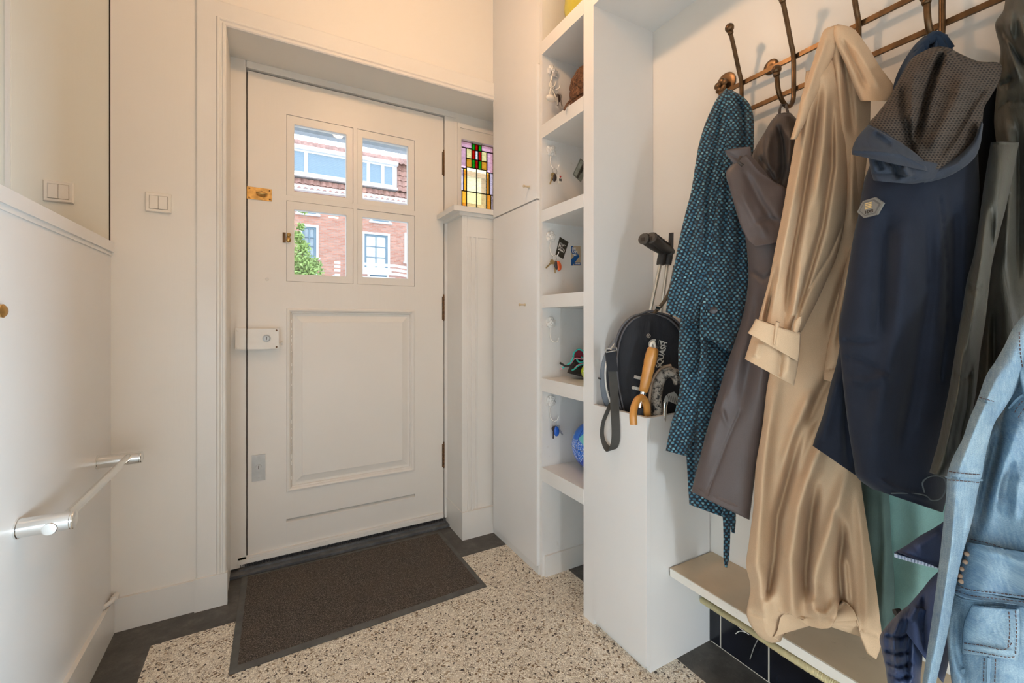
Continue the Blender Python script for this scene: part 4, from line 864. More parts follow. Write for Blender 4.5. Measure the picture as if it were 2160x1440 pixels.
# 3 beige trench coat
g = thing('trench_coat', (1.05, 0.50, 0.32), 'long beige cotton trench coat with a strapped cuff, hanging down to the bench', 'coat')
garment('body', BEIGE, g, [(1700,150),(1690,260),(1690,400),(1680,520),(1660,640),(1635,740),(1619,810),(1608,900),(1594,985),(1590,1060),(1580,1140),(1574,1190),(1583,1240),(1575,1296),(1598,1338),(1624,1354)],
    [(1790,130),(1812,240),(1822,340),(1818,440),(1812,520),(1808,620),(1800,720),(1800,820),(1805,900),(1812,985),(1822,1060),(1834,1140),(1846,1220),(1856,1300),(1860,1350),(1849,1388)], (1.01,.99,1.02,.89), 0.035, 0.03,
    [('g', .030, 16, [(1640,800),(1620,900),(1608,1010),(1600,1120),(1595,1190),(1610,1250),(1625,1340)]),
     ('g', -.045, 10, [(1690,900),(1665,1000),(1640,1090),(1632,1180),(1622,1240),(1612,1270)]),
     ('g', .030, 15, [(1760,880),(1715,980),(1685,1070),(1668,1180),(1672,1280),(1682,1350)]),
     ('g', -.050, 11, [(1720,1010),(1708,1110),(1700,1200),(1705,1270)]),
     ('g', .030, 17, [(1800,960),(1770,1060),(1740,1150),(1712,1230),(1725,1290),(1740,1330)]),
     ('g', -.046, 9, [(1778,1110),(1770,1190),(1775,1260),(1785,1310)]),
     ('g', .024, 14, [(1812,1010),(1822,1130),(1828,1230),(1832,1370)]),
     ('g', -.020, 9, [(1765,1070),(1780,1140),(1790,1200),(1800,1330)]), ('c', -.006, 3, [(1700,1075),(1705,1120),(1708,1200)]),
     ('g', -.012, 10, [(1740,860),(1700,960),(1690,1010)]), ('g', .016, 12, [(1715,820),(1680,900),(1650,990)]), ('g', -.018, 10, [(1770,760),(1730,830),(1700,900)]),
     ('g', .014, 10, [(1790,200),(1800,330),(1795,480)]), ('g', -.016, 8, [(1745,700),(1775,600),(1800,540)]), ('c', -.007, 3, [(1580,1290),(1620,1305),(1645,1312),(1690,1300),(1750,1302),(1850,1340)]),
     ('g', .018, 10, [(1705,1250),(1715,1290),(1745,1300),(1765,1260)])], nu=120, nv=200, seed=12, wr=.0022, hem=.05,
    hemline=[(1574,1300),(1585,1320),(1597,1338),(1610,1350),(1624,1355),(1642,1352),(1649,1335),(1654,1300),(1664,1288),(1682,1292),(1690,1306),(1706,1319),(1730,1325),(1752,1324),(1764,1305),(1770,1270),(1780,1264),(1796,1278),(1808,1300),(1820,1345),(1835,1380),(1849,1390)])
_, s3 = garment('sleeve', BEIGE, g, [(1706,150),(1692,210),(1680,280),(1664,370),(1650,450),(1636,520),(1622,590),(1606,650),(1596,690)], [(1762,120),(1776,200),(1784,280),(1788,370),(1784,450),(1768,530),(1744,590),(1716,650),(1690,700)], (.975,.965,.955,.93), 0.040, 0.03,
    [('g', -.036, 8, [(1730,180),(1715,300),(1692,440),(1670,560),(1655,680)]), ('g', .016, 9, [(1712,200),(1690,330),(1665,460),(1640,580),(1622,660)]), ('g', -.026, 6, [(1755,220),(1755,350),(1735,480),(1700,600),(1672,690)]), ('g', .014, 9, [(1745,180),(1738,300),(1720,430)]),
     ('g', -.022, 5, [(1640,560),(1622,640),(1610,685)]), ('c', -.008, 4, [(1780,470),(1750,540),(1700,620)]), ('g', .010, 7, [(1690,560),(1680,620),(1675,680)]), ('g', -.012, 5, [(1625,620),(1618,660),(1614,690)])], nu=64, nv=130, seed=13, wr=.0015)
garment('lower_sleeve', BEIGE, g, [(1790,520),(1770,620),(1752,700),(1741,760),(1737,800)], [(1822,520),(1812,620),(1800,700),(1792,770),(1780,812)], (.96,.94,.93,.91), 0.03, 0.02, [('c', -.012, 3, [(1742,780),(1790,770)]), ('g', -.014, 7, [(1800,560),(1780,660),(1765,740)])], nu=36, nv=70, seed=23, hem=.02)
garment('cuff', BEIGE, g, [(1592,690),(1584,715),(1576,740),(1571,757)], [(1690,700),(1687,735),(1682,775),(1675,813)], (.925,.915,.92,.90), 0.034, 0.03, [('c', -.016, 4, [(1650,725),(1647,765),(1645,790)]), ('g', .008, 8, [(1600,720),(1592,755)]), ('g', .008, 8, [(1668,730),(1662,790)])], nu=48, nv=30, pw=.4, seed=14, hem=.025)
garment('cuff_strap', BEIGE, g, [(1594,672),(1586,688),(1577,702)], [(1688,704),(1687,735),(1684,762)], (.885,.875,.885,.872), 0.016, 0.006, [('c', -.006, 3, [(1636,690),(1632,725)])], nu=40, nv=16, pw=.5, seed=15, hem=.002, wr=.0008)
garment('strap_loop', BEIGE, g, [(1636,677),(1633,700),(1630,726)], [(1645,680),(1641,703),(1637,728)], (.865,.865,.865,.865), 0.005, 0.003, nu=10, nv=14, seed=16, hem=.001)
garment('strap_keeper', BEIGE, g, [(1684,668),(1676,678),(1672,700)], [(1692,666),(1690,682),(1682,704)], (.885,.885,.88,.88), 0.006, 0.004, nu=10, nv=14, seed=16, hem=.001)
garment('collar_back', BEIGE, g, [(1752,56),(1738,64),(1727,90),(1716,126),(1703,165),(1690,205),(1680,250),(1667,294)], [(1772,54),(1778,70),(1768,98),(1752,130),(1736,170),(1716,215),(1700,255),(1680,294)], (.965,.965,.93,.925), 0.018, 0.012, [('g', .008, 7, [(1745,80),(1722,140),(1700,210)])], nu=34, nv=70, seed=17, hem=.003)
garment('collar_wing', BEIGE, g, [(1760,54),(1756,70),(1766,100),(1785,140),(1800,180),(1815,213)], [(1774,52),(1802,62),(1830,98),(1856,140),(1887,186),(1872,212)], (.955,.95,.915,.90), 0.016, 0.010, [('g', -.010, 6, [(1775,80),(1800,130),(1830,190)]), ('g', .008, 8, [(1800,90),(1830,140),(1860,190)])], nu=40, nv=60, seed=18, hem=.003)
garment('chest', BEIGE, g, [(1750,70),(1752,140),(1755,240),(1768,340),(1780,440)], [(1800,90),(1832,160),(1836,240),(1828,340),(1814,440)], (.96,.95,.975,.965), 0.02, 0.02, [('g', -.014, 6, [(1775,100),(1790,180),(1800,280)]), ('g', .012, 8, [(1765,120),(1772,200),(1782,290)])], nu=36, nv=50, seed=19)

# 4 navy jacket with mesh lined hood
g = thing('navy_jacket', (1.10, 0.35, 0.70), 'dark navy softshell jacket with a mesh lined hood and a hexagonal badge', 'jacket')
garment('far_sleeve', NAVY, g, [(1792,560),(1778,660),(1768,750),(1752,810),(1738,868),(1722,915),(1714,940)], [(1850,560),(1850,660),(1850,750),(1850,830),(1850,900),(1835,960),(1812,1006)], (.88,.86,.86,.84), 0.03, 0.025, [('g', .01, 12, [(1770,780),(1750,860),(1735,930)]), ('g', -.012, 8, [(1790,800),(1785,900),(1790,985)])], nu=40, nv=80, seed=20, hem=.03)
_, s4 = garment('body', NAVY, g, [(1842,330),(1822,385),(1811,450),(1801,495),(1790,560),(1779,632),(1769,695),(1773,750),(1780,825),(1789,898),(1801,975),(1808,1006),(1838,1030)],
    [(2062,300),(2066,385),(2066,450),(2062,500),(2058,560),(2052,632),(2046,700),(2036,770),(2028,840),(2016,910),(2004,980),(1998,1040),(1989,1080)], (.82,.76,.81,.80), 0.05, 0.035,
    [('g', .012, 22, [(1920,420),(1905,560),(1895,700),(1860,830),(1840,960)]), ('g', -.012, 16, [(1870,440),(1860,600),(1850,720)]), ('g', -.014, 18, [(1960,440),(1958,620),(1930,800),(1900,960)]), ('c', -.005, 3, [(1984,420),(1998,560),(1996,700),(1985,800)]),
     ('g', -.006, 6, [(1772,715),(1810,722),(1850,716)]), ('g', -.005, 5, [(1775,750),(1820,760),(1890,795)]), ('g', .006, 8, [(1780,800),(1830,806),(1880,790)]), ('g', -.02, 20, [(2010,420),(2012,560),(2006,720)]), ('g', .006, 6, [(1850,1010),(1900,1035),(1985,1062)])], nu=80, nv=150, seed=21, wr=.0015, hem=.04)
garment('hood_lining', MESHL, g, [(1965,100),(1925,122),(1900,160),(1876,205),(1850,240),(1833,264),(1850,310),(1890,345),(1930,370)], [(2000,100),(2060,128),(2110,134),(2108,170),(2092,200),(2076,228),(2070,270),(2052,315),(2000,350)], (.80,.77,.735,.735), 0.05, 0.03,
    [('g', -.036, 7, [(1990,108),(1972,150),(1955,200),(1942,260),(1930,300)]), ('g', .018, 14, [(1930,140),(1922,200),(1918,270)]), ('g', .024, 18, [(2040,150),(2020,210),(1990,270),(1960,320)]), ('g', -.020, 9, [(1905,170),(1908,220),(1914,290),(1925,330)]),
     ('g', -.016, 8, [(2090,170),(2050,220),(2010,290),(1975,335)]), ('c', -.006, 3, [(1992,104),(1985,120)])], nu=76, nv=90, seed=22, wr=.0012)
garment('hood_brim', NAVYL, g, [(1832,262),(1808,290),(1798,312),(1797,326)], [(1900,300),(1930,322),(1955,345),(1960,362)], (.72,.70,.69,.685), 0.022, 0.014, [('c', .006, 4, [(1800,318),(1850,320),(1900,326),(1952,352)]), ('g', -.008, 8, [(1840,280),(1880,310)])], nu=50, nv=30, seed=24, hem=.008)
garment('hood_fold', NAVYL, g, [(1832,322),(1834,345),(1838,365),(1843,381)], [(1990,345),(1985,362),(1965,380),(1925,388)], (.70,.70,.70,.70), 0.026, 0.014, [('g', -.012, 6, [(1868,335),(1885,350),(1895,380)]), ('g', .012, 8, [(1905,350),(1918,375)]), ('c', -.005, 3, [(1840,366),(1880,366),(1930,376)]), ('g', -.01, 6, [(1850,335),(1860,360)])], nu=54, nv=36, seed=25, hem=.008)
garment('hood_edge', NAVYL, g, [(2070,255),(2050,300),(2010,335),(1960,352),(1930,350)], [(2074,262),(2066,312),(2046,343),(2000,372),(1950,386)], (.715,.715,.71,.70), 0.016, 0.01, [('g', .004, 6, [(2060,300),(2020,345),(1960,368)])], nu=26, nv=50, seed=26, hem=.006)
# badge: hexagon with ridge, four gold bars and lettering
bc = on(s4, 1836, 438, 0.004); bx = (on(s4, 1866, 430, .004)-on(s4, 1808, 445, .004)).normalized(); bu = Vector((0, 0, 1)); bn = bx.cross(bu).normalized(); bu = bn.cross(bx)*-1
if bu.z < 0: bu = -bu
if bn.dot(EYEV-bc) < 0: bn = -bn
def hexa(s, off): return [bc+bx*(x*s)+bu*(y*s)+bn*off for x, y in ((-.0235, -.002), (-.0125, .0155), (.0095, .0160), (.0240, .002), (.0125, -.0155), (-.0105, -.0160))]
BDG = plain('badge_rubber', (0.20, 0.19, 0.17), 0.5); BDG2 = plain('badge_field', (0.13, 0.12, 0.11), 0.6); GOLD = plain('badge_gold', (0.72, 0.50, 0.20), 0.5)
bd = prism('badge', hexa(1.0, -.002), bn*.0035, BDG, g); prism('badge_rim', hexa(.80, .001), bn*.0012, BDG2, bd); prism('badge_field', hexa(.70, .0018), bn*.0010, BDG, bd)
for k in range(4):
    c = bc+bx*(-.001)+bu*(.0085-k*.0030)+bn*.0028; prism('gold_bar', [c-bx*.0055-bu*.0009, c+bx*.0055-bu*.0009, c+bx*.0055+bu*.0009, c-bx*.0055+bu*.0009], bn*.0006, GOLD, bd)
text('badge_lettering', 'HXS', 0.0075, bc+bu*(-.0072)+bn*.0030, bx, bu, GAP, bd, 0.0003, bold=.0002)
loop = [(1950,1038),(1946,1018),(1958,1006),(1976,1003),(1992,1010),(1995,1030),(1985,1050),(1966,1055),(1950,1044),(1920,1040),(1880,1040)]
tube('elastic_cord', smooth_path([atD(x, y, .755) for x, y in loop], 6), .0011, plain('grey_cord', (0.10, 0.12, 0.13), .6), g, 8)

# blue scarf on the same hook
g = thing('blue_scarf', (1.17, 0.40, 1.50), 'crumpled dark blue scarf on the hook behind the hood of the navy jacket', 'scarf')
garment('scarf_cloth', SCARFM, g, [(1950,75),(1925,100),(1900,140),(1886,175),(1880,215)], [(1998,72),(2010,105),(2000,140),(1985,180),(1960,215)], (.92,.90,.90,.89), 0.03, 0.02, [('g', -.02, 5, [(1968,78),(1960,110),(1930,150)]), ('g', -.02, 5, [(1985,80),(1990,110)]), ('g', .012, 5, [(1955,85),(1930,115),(1905,160)])], nu=40, nv=40, seed=28)
bm = bmesh.new()
for pts in (((1952,92),(1962,78),(1974,74),(1990,84),(2004,104)), ((1946,104),(1955,86),(1972,78),(1984,92),(1990,106)), ((1934,112),(1950,90),(1966,84))): tube_bm(bm, smooth_path([atD(x, y, .885) for x, y in pts], 5), .0075, 10)
obj('scarf_twist', bm, SCARFM, g, smooth=True)

# 5 olive waxed coat
g = thing('olive_coat', (1.15, 0.25, 0.70), 'dark olive brown waxed coat behind the denim jacket at the right edge', 'coat')
garment('body', OLIVE, g, [(2122,-20),(2117,20),(2099,52),(2110,104),(2107,140),(2101,200),(2097,262),(2106,345),(2094,408),(2091,440),(2086,520),(2078,620),(2074,700),(2060,800),(2050,960)],
    [(2330,-20),(2330,52),(2330,104),(2330,160),(2330,240),(2330,300),(2330,345),(2330,408),(2330,440),(2320,520),(2320,620),(2310,700),(2300,760),(2290,800),(2280,960)], (.81,.75,.80,.72), 0.045, 0.03,
    [('c', -.008, 4, [(2099,236),(2125,215),(2170,214)]), ('g', .018, 9, [(2135,20),(2128,80),(2150,170)]), ('g', -.018, 7, [(2118,60),(2140,110),(2160,140)]), ('g', .014, 10, [(2120,260),(2135,330),(2128,420),(2120,560)]), ('g', -.016, 9, [(2148,260),(2150,400),(2145,600)]), ('c', -.005, 3, [(2093,410),(2130,412),(2200,410)]), ('g', .012, 9, [(2150,30),(2170,100)]), ('g', -.02, 10, [(2100,640),(2095,900)]), ('g', -.014, 6, [(2105,180),(2125,175),(2140,160)])], nu=70, nv=120, seed=29, wr=.0025)
garment('sleeve', OLIVE, g, [(2090,300),(2074,400),(2062,490),(2052,545),(2040,588),(2030,650),(2019,713),(2010,770),(2001,825),(1990,880),(1978,935),(1960,996)], [(2150,300),(2126,420),(2108,490),(2092,560),(2085,620),(2078,680),(2068,740),(2062,800),(2055,850),(2045,900),(2030,960),(1999,1008)], (.74,.73,.705,.70), 0.035, 0.03,
    [('g', .016, 8, [(2078,440),(2070,540),(2056,640),(2040,740)]), ('g', -.014, 7, [(2095,440),(2088,560),(2070,700)]), ('g', -.012, 6, [(2040,600),(2060,612),(2072,600)]), ('g', .012, 7, [(2030,740),(2022,820),(2005,900),(1990,970)]), ('g', -.012, 6, [(2050,760),(2040,860),(2022,940)]), ('g', -.008, 5, [(2012,780),(2032,800),(2050,790)])], nu=44, nv=110, seed=30, wr=.002)

# green cloth against the wall behind the trench coat
g = thing('green_coat', (1.22, 0.45, 0.45), 'long plain dark green coat hanging behind the right hem of the trench coat', 'coat')
garment('body', GREENC, g, [(1800,900),(1815,1000),(1822,1100),(1830,1200),(1838,1300),(1846,1350)], [(1870,900),(1886,1045),(1895,1120),(1896,1200),(1888,1290),(1872,1345)], (.99,.97,.99,.97), 0.02, 0.02, [('g', .008, 10, [(1862,1020),(1868,1150),(1862,1300)])], nu=40, nv=70, seed=31)
g = thing('pale_green_sheet', (1.25, 0.38, 0.5), 'smooth pale green sheet added flat over the green toned wall between dark green coat and denim jacket', 'sheet')  # added cloth sheet that carries the green tone of this wall stretch
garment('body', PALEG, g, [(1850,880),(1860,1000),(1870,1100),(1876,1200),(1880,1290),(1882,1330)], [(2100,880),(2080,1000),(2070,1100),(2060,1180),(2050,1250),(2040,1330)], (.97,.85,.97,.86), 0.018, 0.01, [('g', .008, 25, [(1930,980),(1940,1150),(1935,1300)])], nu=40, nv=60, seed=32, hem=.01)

g = thing('black_gap_cloth', (1.22, 0.28, 0.70), 'plain black cloth filling the gap between navy jacket and olive coat', 'coat')  # black cloth body added to close the gap
garment('body', fabric('black_cloth', (0.008, 0.009, 0.011), sheen=0.02), g, [(2010,150),(2000,300),(1990,500),(1985,700),(1980,900),(1975,1040)], [(2110,150),(2112,300),(2112,500),(2110,700),(2105,900),(2095,1040)], (.88,.84,.86,.83), 0.02, 0.02, [('g', -.01, 10, [(2040,300),(2050,700)])], nu=40, nv=60, seed=41)

# 6 navy garments under the denim jacket
g = thing('navy_fleece', (0.98, 0.30, 0.45), 'blue navy fleece with a zip edge and gathered sleeve hanging behind the denim jacket', 'fleece')
garment('fleece_hem', NAVYB, g, [(2010,1085),(1975,1110),(1940,1130),(1915,1148),(1889,1163)], [(2040,1120),(2030,1150),(2020,1175),(2005,1195),(1990,1201)], (.76,.75,.75,.745), 0.03, 0.02, [('c', -.004, 3, [(1900,1160),(1940,1178),(1985,1190)]), ('g', .008, 14, [(1985,1120),(1930,1155)])], nu=36, nv=50, seed=33, hem=.01)
bm = bmesh.new()
for k in range(15):
    p = atD(1891+k*6.9, 1171+k*2.2-0.03*k*k, .738); bbox(bm, p-Vector((.0022, .0022, .003)), p+Vector((.0022, .0022, .003)))
obj('zip_teeth', bm, plain('zip_metal', (0.45, 0.5, 0.6), 0.35, .7), g)
tube('zip_tape', [atD(1889, 1166, .742), atD(1940, 1184, .742), atD(1995, 1196, .742)], .0025, NAVYQ, g, 8)
garment('sleeve', NAVYB, g, [(2010,1180),(1968,1215),(1945,1243),(1926,1265),(1908,1285),(1890,1305)], [(2040,1220),(2030,1260),(2020,1300),(2010,1340),(2000,1400),(1990,1440)], (.74,.73,.73,.71), 0.04, 0.03, [('g', -.014, 7, [(1950,1250),(1945,1300),(1950,1380)]), ('g', .012, 9, [(1935,1275),(1915,1310)])], nu=40, nv=60, seed=34)
garment('lower_sleeve', NAVYQ, g, [(1925,1270),(1898,1290),(1872,1318),(1856,1342),(1860,1372),(1868,1410),(1874,1460)], [(1975,1290),(1968,1310),(1956,1340),(1948,1370),(1945,1400),(1942,1430),(1942,1470)], (.735,.725,.725,.71), 0.035, 0.03,
    [('g', -.010, 4, [(1866,1340),(1900,1345),(1925,1330)]), ('g', -.010, 4, [(1862,1370),(1890,1378),(1920,1372)]), ('g', -.010, 4, [(1866,1395),(1895,1405),(1925,1398)]), ('g', -.008, 4, [(1870,1420),(1895,1430),(1925,1424)]), ('g', .012, 7, [(1900,1300),(1885,1340),(1890,1430)]), ('g', -.014, 6, [(1925,1300),(1915,1360),(1912,1440)])], nu=50, nv=90, seed=35, wr=.002)
tube('cord_toggle', [atD(1888, 1292, .80), atD(1900, 1290, .80)], .006, BLACKP, g, 10)

# 7 denim jacket
g = thing('denim_jacket', (0.95, 0.20, 0.4), 'washed light blue denim jacket with stitched pocket flaps at the right edge', 'jacket')
db, s7 = garment('body', DENIM, g, [(2140,740),(2124,800),(2112,850),(2092,900),(2078,950),(2066,1010),(2050,1080),(2034,1140),(2018,1200),(2006,1250),(1998,1320),(2000,1380),(2010,1460)],
    [(2420,700),(2420,800),(2420,850),(2420,900),(2420,950),(2420,1010),(2420,1080),(2420,1140),(2420,1200),(2420,1250),(2420,1320),(2420,1380),(2420,1460)], (.66,.55,.66,.53), 0.035, 0.05,
    [('g', -.018, 12, [(2110,900),(2085,1000),(2060,1120)]), ('g', .014, 16, [(2150,880),(2120,980),(2090,1090)]), ('g', -.008, 9, [(2135,960),(2110,1060)]), ('s', .006, 3, [(2010,1242),(2050,1262),(2160,1276),(2300,1290)], 25), ('g', -.012, 10, [(2020,1290),(2018,1360),(2035,1430)]),
     ('g', .010, 10, [(2150,1000),(2140,1100)])], nu=90, nv=150, seed=36, wr=.0015)
ds, s7s = garment('sleeve', DENIM, g, [(2172,650),(2138,690),(2117,732),(2098,764),(2080,792),(2062,842),(2045,882),(2030,926),(2011,962),(1998,1000),(1996,1040),(1987,1130),(1977,1220),(1962,1330),(1944,1450)],
    [(2215,690),(2160,790),(2138,830),(2118,862),(2098,892),(2086,930),(2078,965),(2072,1000),(2068,1012),(2064,1030),(2050,1100),(2028,1180),(2012,1260),(1998,1340),(1972,1450)], (.615,.61,.63,.63), 0.035, 0.03,
    [('g', .010, 10, [(2110,780),(2075,860),(2045,930),(2020,1000)]), ('g', -.008, 7, [(2120,830),(2090,890),(2060,950)]), ('g', .010, 9, [(2015,1050),(2008,1150),(1992,1260),(1970,1400)]), ('c', -.008, 3, [(1998,1005),(2030,1009),(2070,1012)]), ('c', .006, 4, [(2000,998),(2030,1002),(2072,1004)]), ('c', -.007, 3, [(2062,842),(2080,848),(2100,852)]), ('g', -.010, 7, [(2040,1060),(2022,1180),(2000,1300)])], nu=56, nv=150, seed=37, wr=.0012)
garment('shoulder_yoke', DENIM, g, [(2200,655),(2165,690),(2142,730),(2146,790),(2160,840)], [(2420,655),(2420,690),(2420,730),(2420,790),(2420,840)], (.60,.52,.60,.52), 0.02, 0.01, [('c', .008, 3, [(2150,720),(2152,790),(2165,835)])], nu=40, nv=30, seed=38)
_, sf = garment('pocket_flap', DENIMB, g, [(2036,1142),(2022,1180),(2010,1215),(2000,1240)], [(2420,1210),(2420,1240),(2420,1275),(2420,1300)], lambda X, Y: s7(X, Y, 0.010), 0.006, 0.002, [('g', .004, 5, [(2040,1150),(2160,1185),(2300,1215)])], nu=60, nv=24, pw=.25, seed=39, wr=.0006, hem=.001)
garment('flap_point', DENIMB, g, [(2001,1236),(2008,1246),(2018,1254),(2034,1261)], [(2300,1290),(2300,1292),(2300,1294),(2300,1296)], lambda X, Y: s7(X, Y, 0.010), 0.005, 0.002, nu=50, nv=8, pw=.25, seed=39, wr=.0004, hem=.001)
_, sp2 = garment('pocket', DENIMB, g, [(2050,1275),(2034,1310),(2030,1345),(2028,1376)], [(2150,1284),(2152,1320),(2152,1355),(2148,1392)], lambda X, Y: s7(X, Y, 0.004), 0.008, 0.002, [('g', .003, 4, [(2034,1360),(2150,1376)])], nu=40, nv=34, pw=.3, seed=40, wr=.0006, hem=.001)
bm = bmesh.new()
for sfn, pts in ((s7, ((2046,1136),(2100,1150),(2160,1172),(2260,1195))), (s7, ((2040,1148),(2098,1162),(2160,1184),(2260,1208))), (sf, ((2014,1228),(2040,1242),(2100,1250),(2200,1262))), (sf, ((2008,1240),(2040,1254),(2100,1262),(2200,1274))), (sp2, ((2034,1356),(2080,1362),(2118,1370),(2138,1350))), (sp2, ((2034,1370),(2080,1378),(2128,1386),(2146,1382))), (sp2, ((2128,1290),(2130,1330),(2126,1366))), (sp2, ((2142,1288),(2144,1330),(2142,1380))),
        (s7s, ((2002,994),(2030,998),(2072,1001))), (s7s, ((2000,1012),(2030,1014),(2068,1018))), (s7, ((2140,870),(2152,850),(2175,836))), (s7, ((2148,880),(2160,862),(2180,850))), (s7s, ((2150,700),(2152,740),(2158,780))), (s7s, ((2066,838),(2084,843),(2102,848))), (s7, ((2076,1388),(2074,1440))), (s7, ((2100,1390),(2098,1440)))):
    stitches(bm, sfn, pts, 5.5, 3.0, .00055, .0016 if sfn not in (sf, sp2) else .0012)
obj('stitching', bm, THREAD, g, kind='stuff')
bm = bmesh.new()
for q in ((2040,1168),(2037,1185),(2030,1200),(2026,1215),(2028,1226)):
    ball_bm(bm, on(sf, q[0], q[1], .001), .0042, 1, (1, 1, .9))
obj('buttonhole', bm, plain('buttonhole_thread', (0.50, 0.33, 0.22), 0.8), g, smooth=True)
for nm, sfn, pts in (('shoulder_seam', s7, ((2128,862),(2150,838),(2180,822))), ('hem_seam', s7, ((2000,1244),(2036,1264),(2100,1268),(2250,1284))), ('cuff_seam', s7s, ((1997,1006),(2030,1009),(2070,1012))), ('placket_seam', s7, ((2086,1386),(2084,1440)))):
    seam(nm, sfn, pts, .0018, DENIM, g)

# ------------------------------------------------------------------ niche contents
NY = 1.5045
ROSEP = plain('rose_porcelain', (0.78, 0.75, 0.70), 0.45, bump=0)
def rose_hook(x, z, label, seed=0):
    t = thing('rose_hook', (x, NY, z), label, 'hook', 'rose shaped wall hooks'); q = random.Random(seed)
    bm = bmesh.new(); lathe_bm(bm, (x, NY, z), (0, -1, 0), [(0, .022), (.003, .021), (.005, .015), (.006, 0)], 18)
    for k in range(7):
        a = 2*pi*k/7+q.random(); r = .015; ball_bm(bm, (x+cos(a)*r, NY-.007-.002*q.random(), z+sin(a)*r), .0095, 2, (1, .55, 1))
    for k in range(5):
        a = 2*pi*k/5+q.random(); ball_bm(bm, (x+cos(a)*.007, NY-.014, z+sin(a)*.007), .0068, 2, (1, .6, 1))
    ball_bm(bm, (x+.001, NY-.019, z), .0045, 2)
    for k in range(3):
        a = -pi/2+(k-1)*.9; prism_bm(bm, [(x+cos(a)*.012, NY-.003, z+sin(a)*.012), (x+cos(a-.25)*.022, NY-.005, z+sin(a-.25)*.022), (x+cos(a)*.031, NY-.006, z+sin(a)*.031), (x+cos(a+.25)*.022, NY-.005, z+sin(a+.25)*.022)], (0, -.002, 0))
    obj('rose', bm, ROSEP, t, smooth=True, auto=True)
    tube('wire', smooth_path([(x-.001, NY-.004, z-.012), (x-.006, NY-.008, z-.045), (x-.005, NY-.014, z-.068), (x+.004, NY-.022, z-.081), (x+.018, NY-.028, z-.078), (x+.023, NY-.030, z-.064)], 6), .0021, ROSEP, t, 8)
    return (x+.006, NY-.024, z-.080)
BRASSK = plain('key_brass', (0.62, 0.45, 0.22), .35, .8); DKF = plain('key_fob_dark', (0.05, 0.035, 0.03), .5); ORF = plain('key_fob_orange', (0.75, 0.13, 0.03), .4); BLF = plain('key_fob_blue', (0.02, 0.12, 0.55), .35); CRD = plain('white_cord', (0.78, 0.72, 0.62), .8)
def keyring(pt, label, items):
    t = thing('key_ring', pt, label, 'keys', 'bunches of keys on the rose hooks'); p = Vector(pt); c = p-Vector((0, 0, .011))
    tube('ring', [c+Vector((cos(a)*.012, .002*cos(a), sin(a)*.012)) for a in [2*pi*k/20 for k in range(21)]], .0011, STEEL, t, 6)
    for kind, mat_, dx, ang, ln in items:
        b0 = c+Vector((dx, -.002-abs(dx)*.2, -.010)); d = Vector((sin(ang), 0, -cos(ang)))
        if kind == 'key':
            s_ = Vector((cos(ang), 0, sin(ang))); bm = bmesh.new(); lathe_bm(bm, b0+d*.010, (0, -1, 0), [(0, .010), (.0022, .010), (.0023, 0)], 14)
            prism_bm(bm, [b0+d*.018-s_*.0035, b0+d*(.018+ln)-s_*.003, b0+d*(.022+ln), b0+d*(.018+ln)+s_*.0035, b0+d*(.018+ln*.7)+s_*.0022, b0+d*(.018+ln*.5)+s_*.0035, b0+d*.018+s_*.0035], (0, -.002, 0)); obj('key', bm, mat_, t)
        elif kind == 'fob':
            bm = bmesh.new(); ball_bm(bm, b0+d*ln*.5, ln*.5, 2, (.62, .35, 1)); bmesh.ops.rotate(bm, cent=b0+d*ln*.5, matrix=Matrix.Rotation(-ang, 3, 'Y'), verts=bm.verts); obj('fob', bm, mat_, t, smooth=True)
        elif kind == 'tag':
            s_ = Vector((cos(ang), 0, sin(ang))); a = b0+d*.004; tg = prism('tag', [a-s_*.008, a+d*ln-s_*.008, a+d*ln+s_*.008, a+s_*.008], (0, -.002, 0), mat_, t)
    return t
hp1 = rose_hook(1.032, 2.090, 'white rose wall hook in the niche with the brown cap, topmost of the five', 1)
hp2 = rose_hook(1.027, 1.760, 'white rose wall hook in the niche with the tilted picture card', 2)
hp3 = rose_hook(1.025, 1.401, 'white rose wall hook in the niche with the dark card and blue sticker', 3)
hp4 = rose_hook(1.025, 1.046, 'empty white rose wall hook above the striped clothes', 4)
hp5 = rose_hook(1.024, 0.722, 'white rose wall hook in the niche with the blue ball, lowest of the five', 5)
k1 = keyring(hp1, 'keys with white cords and a pale pouch hanging beside the brown cap', [('fob', DKF, .008, .1, .035), ('key', STEEL, .014, .25, .03)])
tube('cord', smooth_path([at(x, y, NY-.02) for x, y in ((1166,156),(1163,168),(1160,180),(1164,186),(1170,198),(1173,212))]), .0028, CRD, k1, 8)
tube('cord', smooth_path([at(x, y, NY-.025) for x, y in ((1173,172),(1170,181),(1162,186),(1159,200))]), .0024, CRD, k1, 8)
bm = bmesh.new(); c = at(1162, 207, NY-.03); ball_bm(bm, c, .018, 3, (1.25, .7, .75)); obj('pouch', bm, CRD, k1, smooth=True)
tube('metal_tube', [at(1175, 205, NY-.03), at(1177, 222, NY-.03)], .0045, STEEL, k1, 10)
keyring(hp2, 'keys with a black fob and a small white tag with a red heart', [('fob', DKF, -.004, -.05, .036), ('key', BRASSK, -.010, -.35, .032), ('tag', WHITEP, .014, .12, .036)])
tg = thing('heart_print', (0, 0, 0), None, None) if False else None
kk = [o for o in C.objects if o.name.startswith('tag')][-1]
hc = Vector(hp2)+Vector((.020, -.010, -.034)); hb = bmesh.new(); ball_bm(hb, hc+Vector((-.0022, 0, .002)), .003, 1, (1, .3, 1)); ball_bm(hb, hc+Vector((.0022, 0, .002)), .003, 1, (1, .3, 1)); prism_bm(hb, [hc+Vector((-.0048, 0, .001)), hc+Vector((.0048, 0, .001)), hc+Vector((0, 0, -.0055))], (0, -.001, 0)); obj('red_heart', hb, plain('heart_red', (.45, .02, .02), .5), kk)
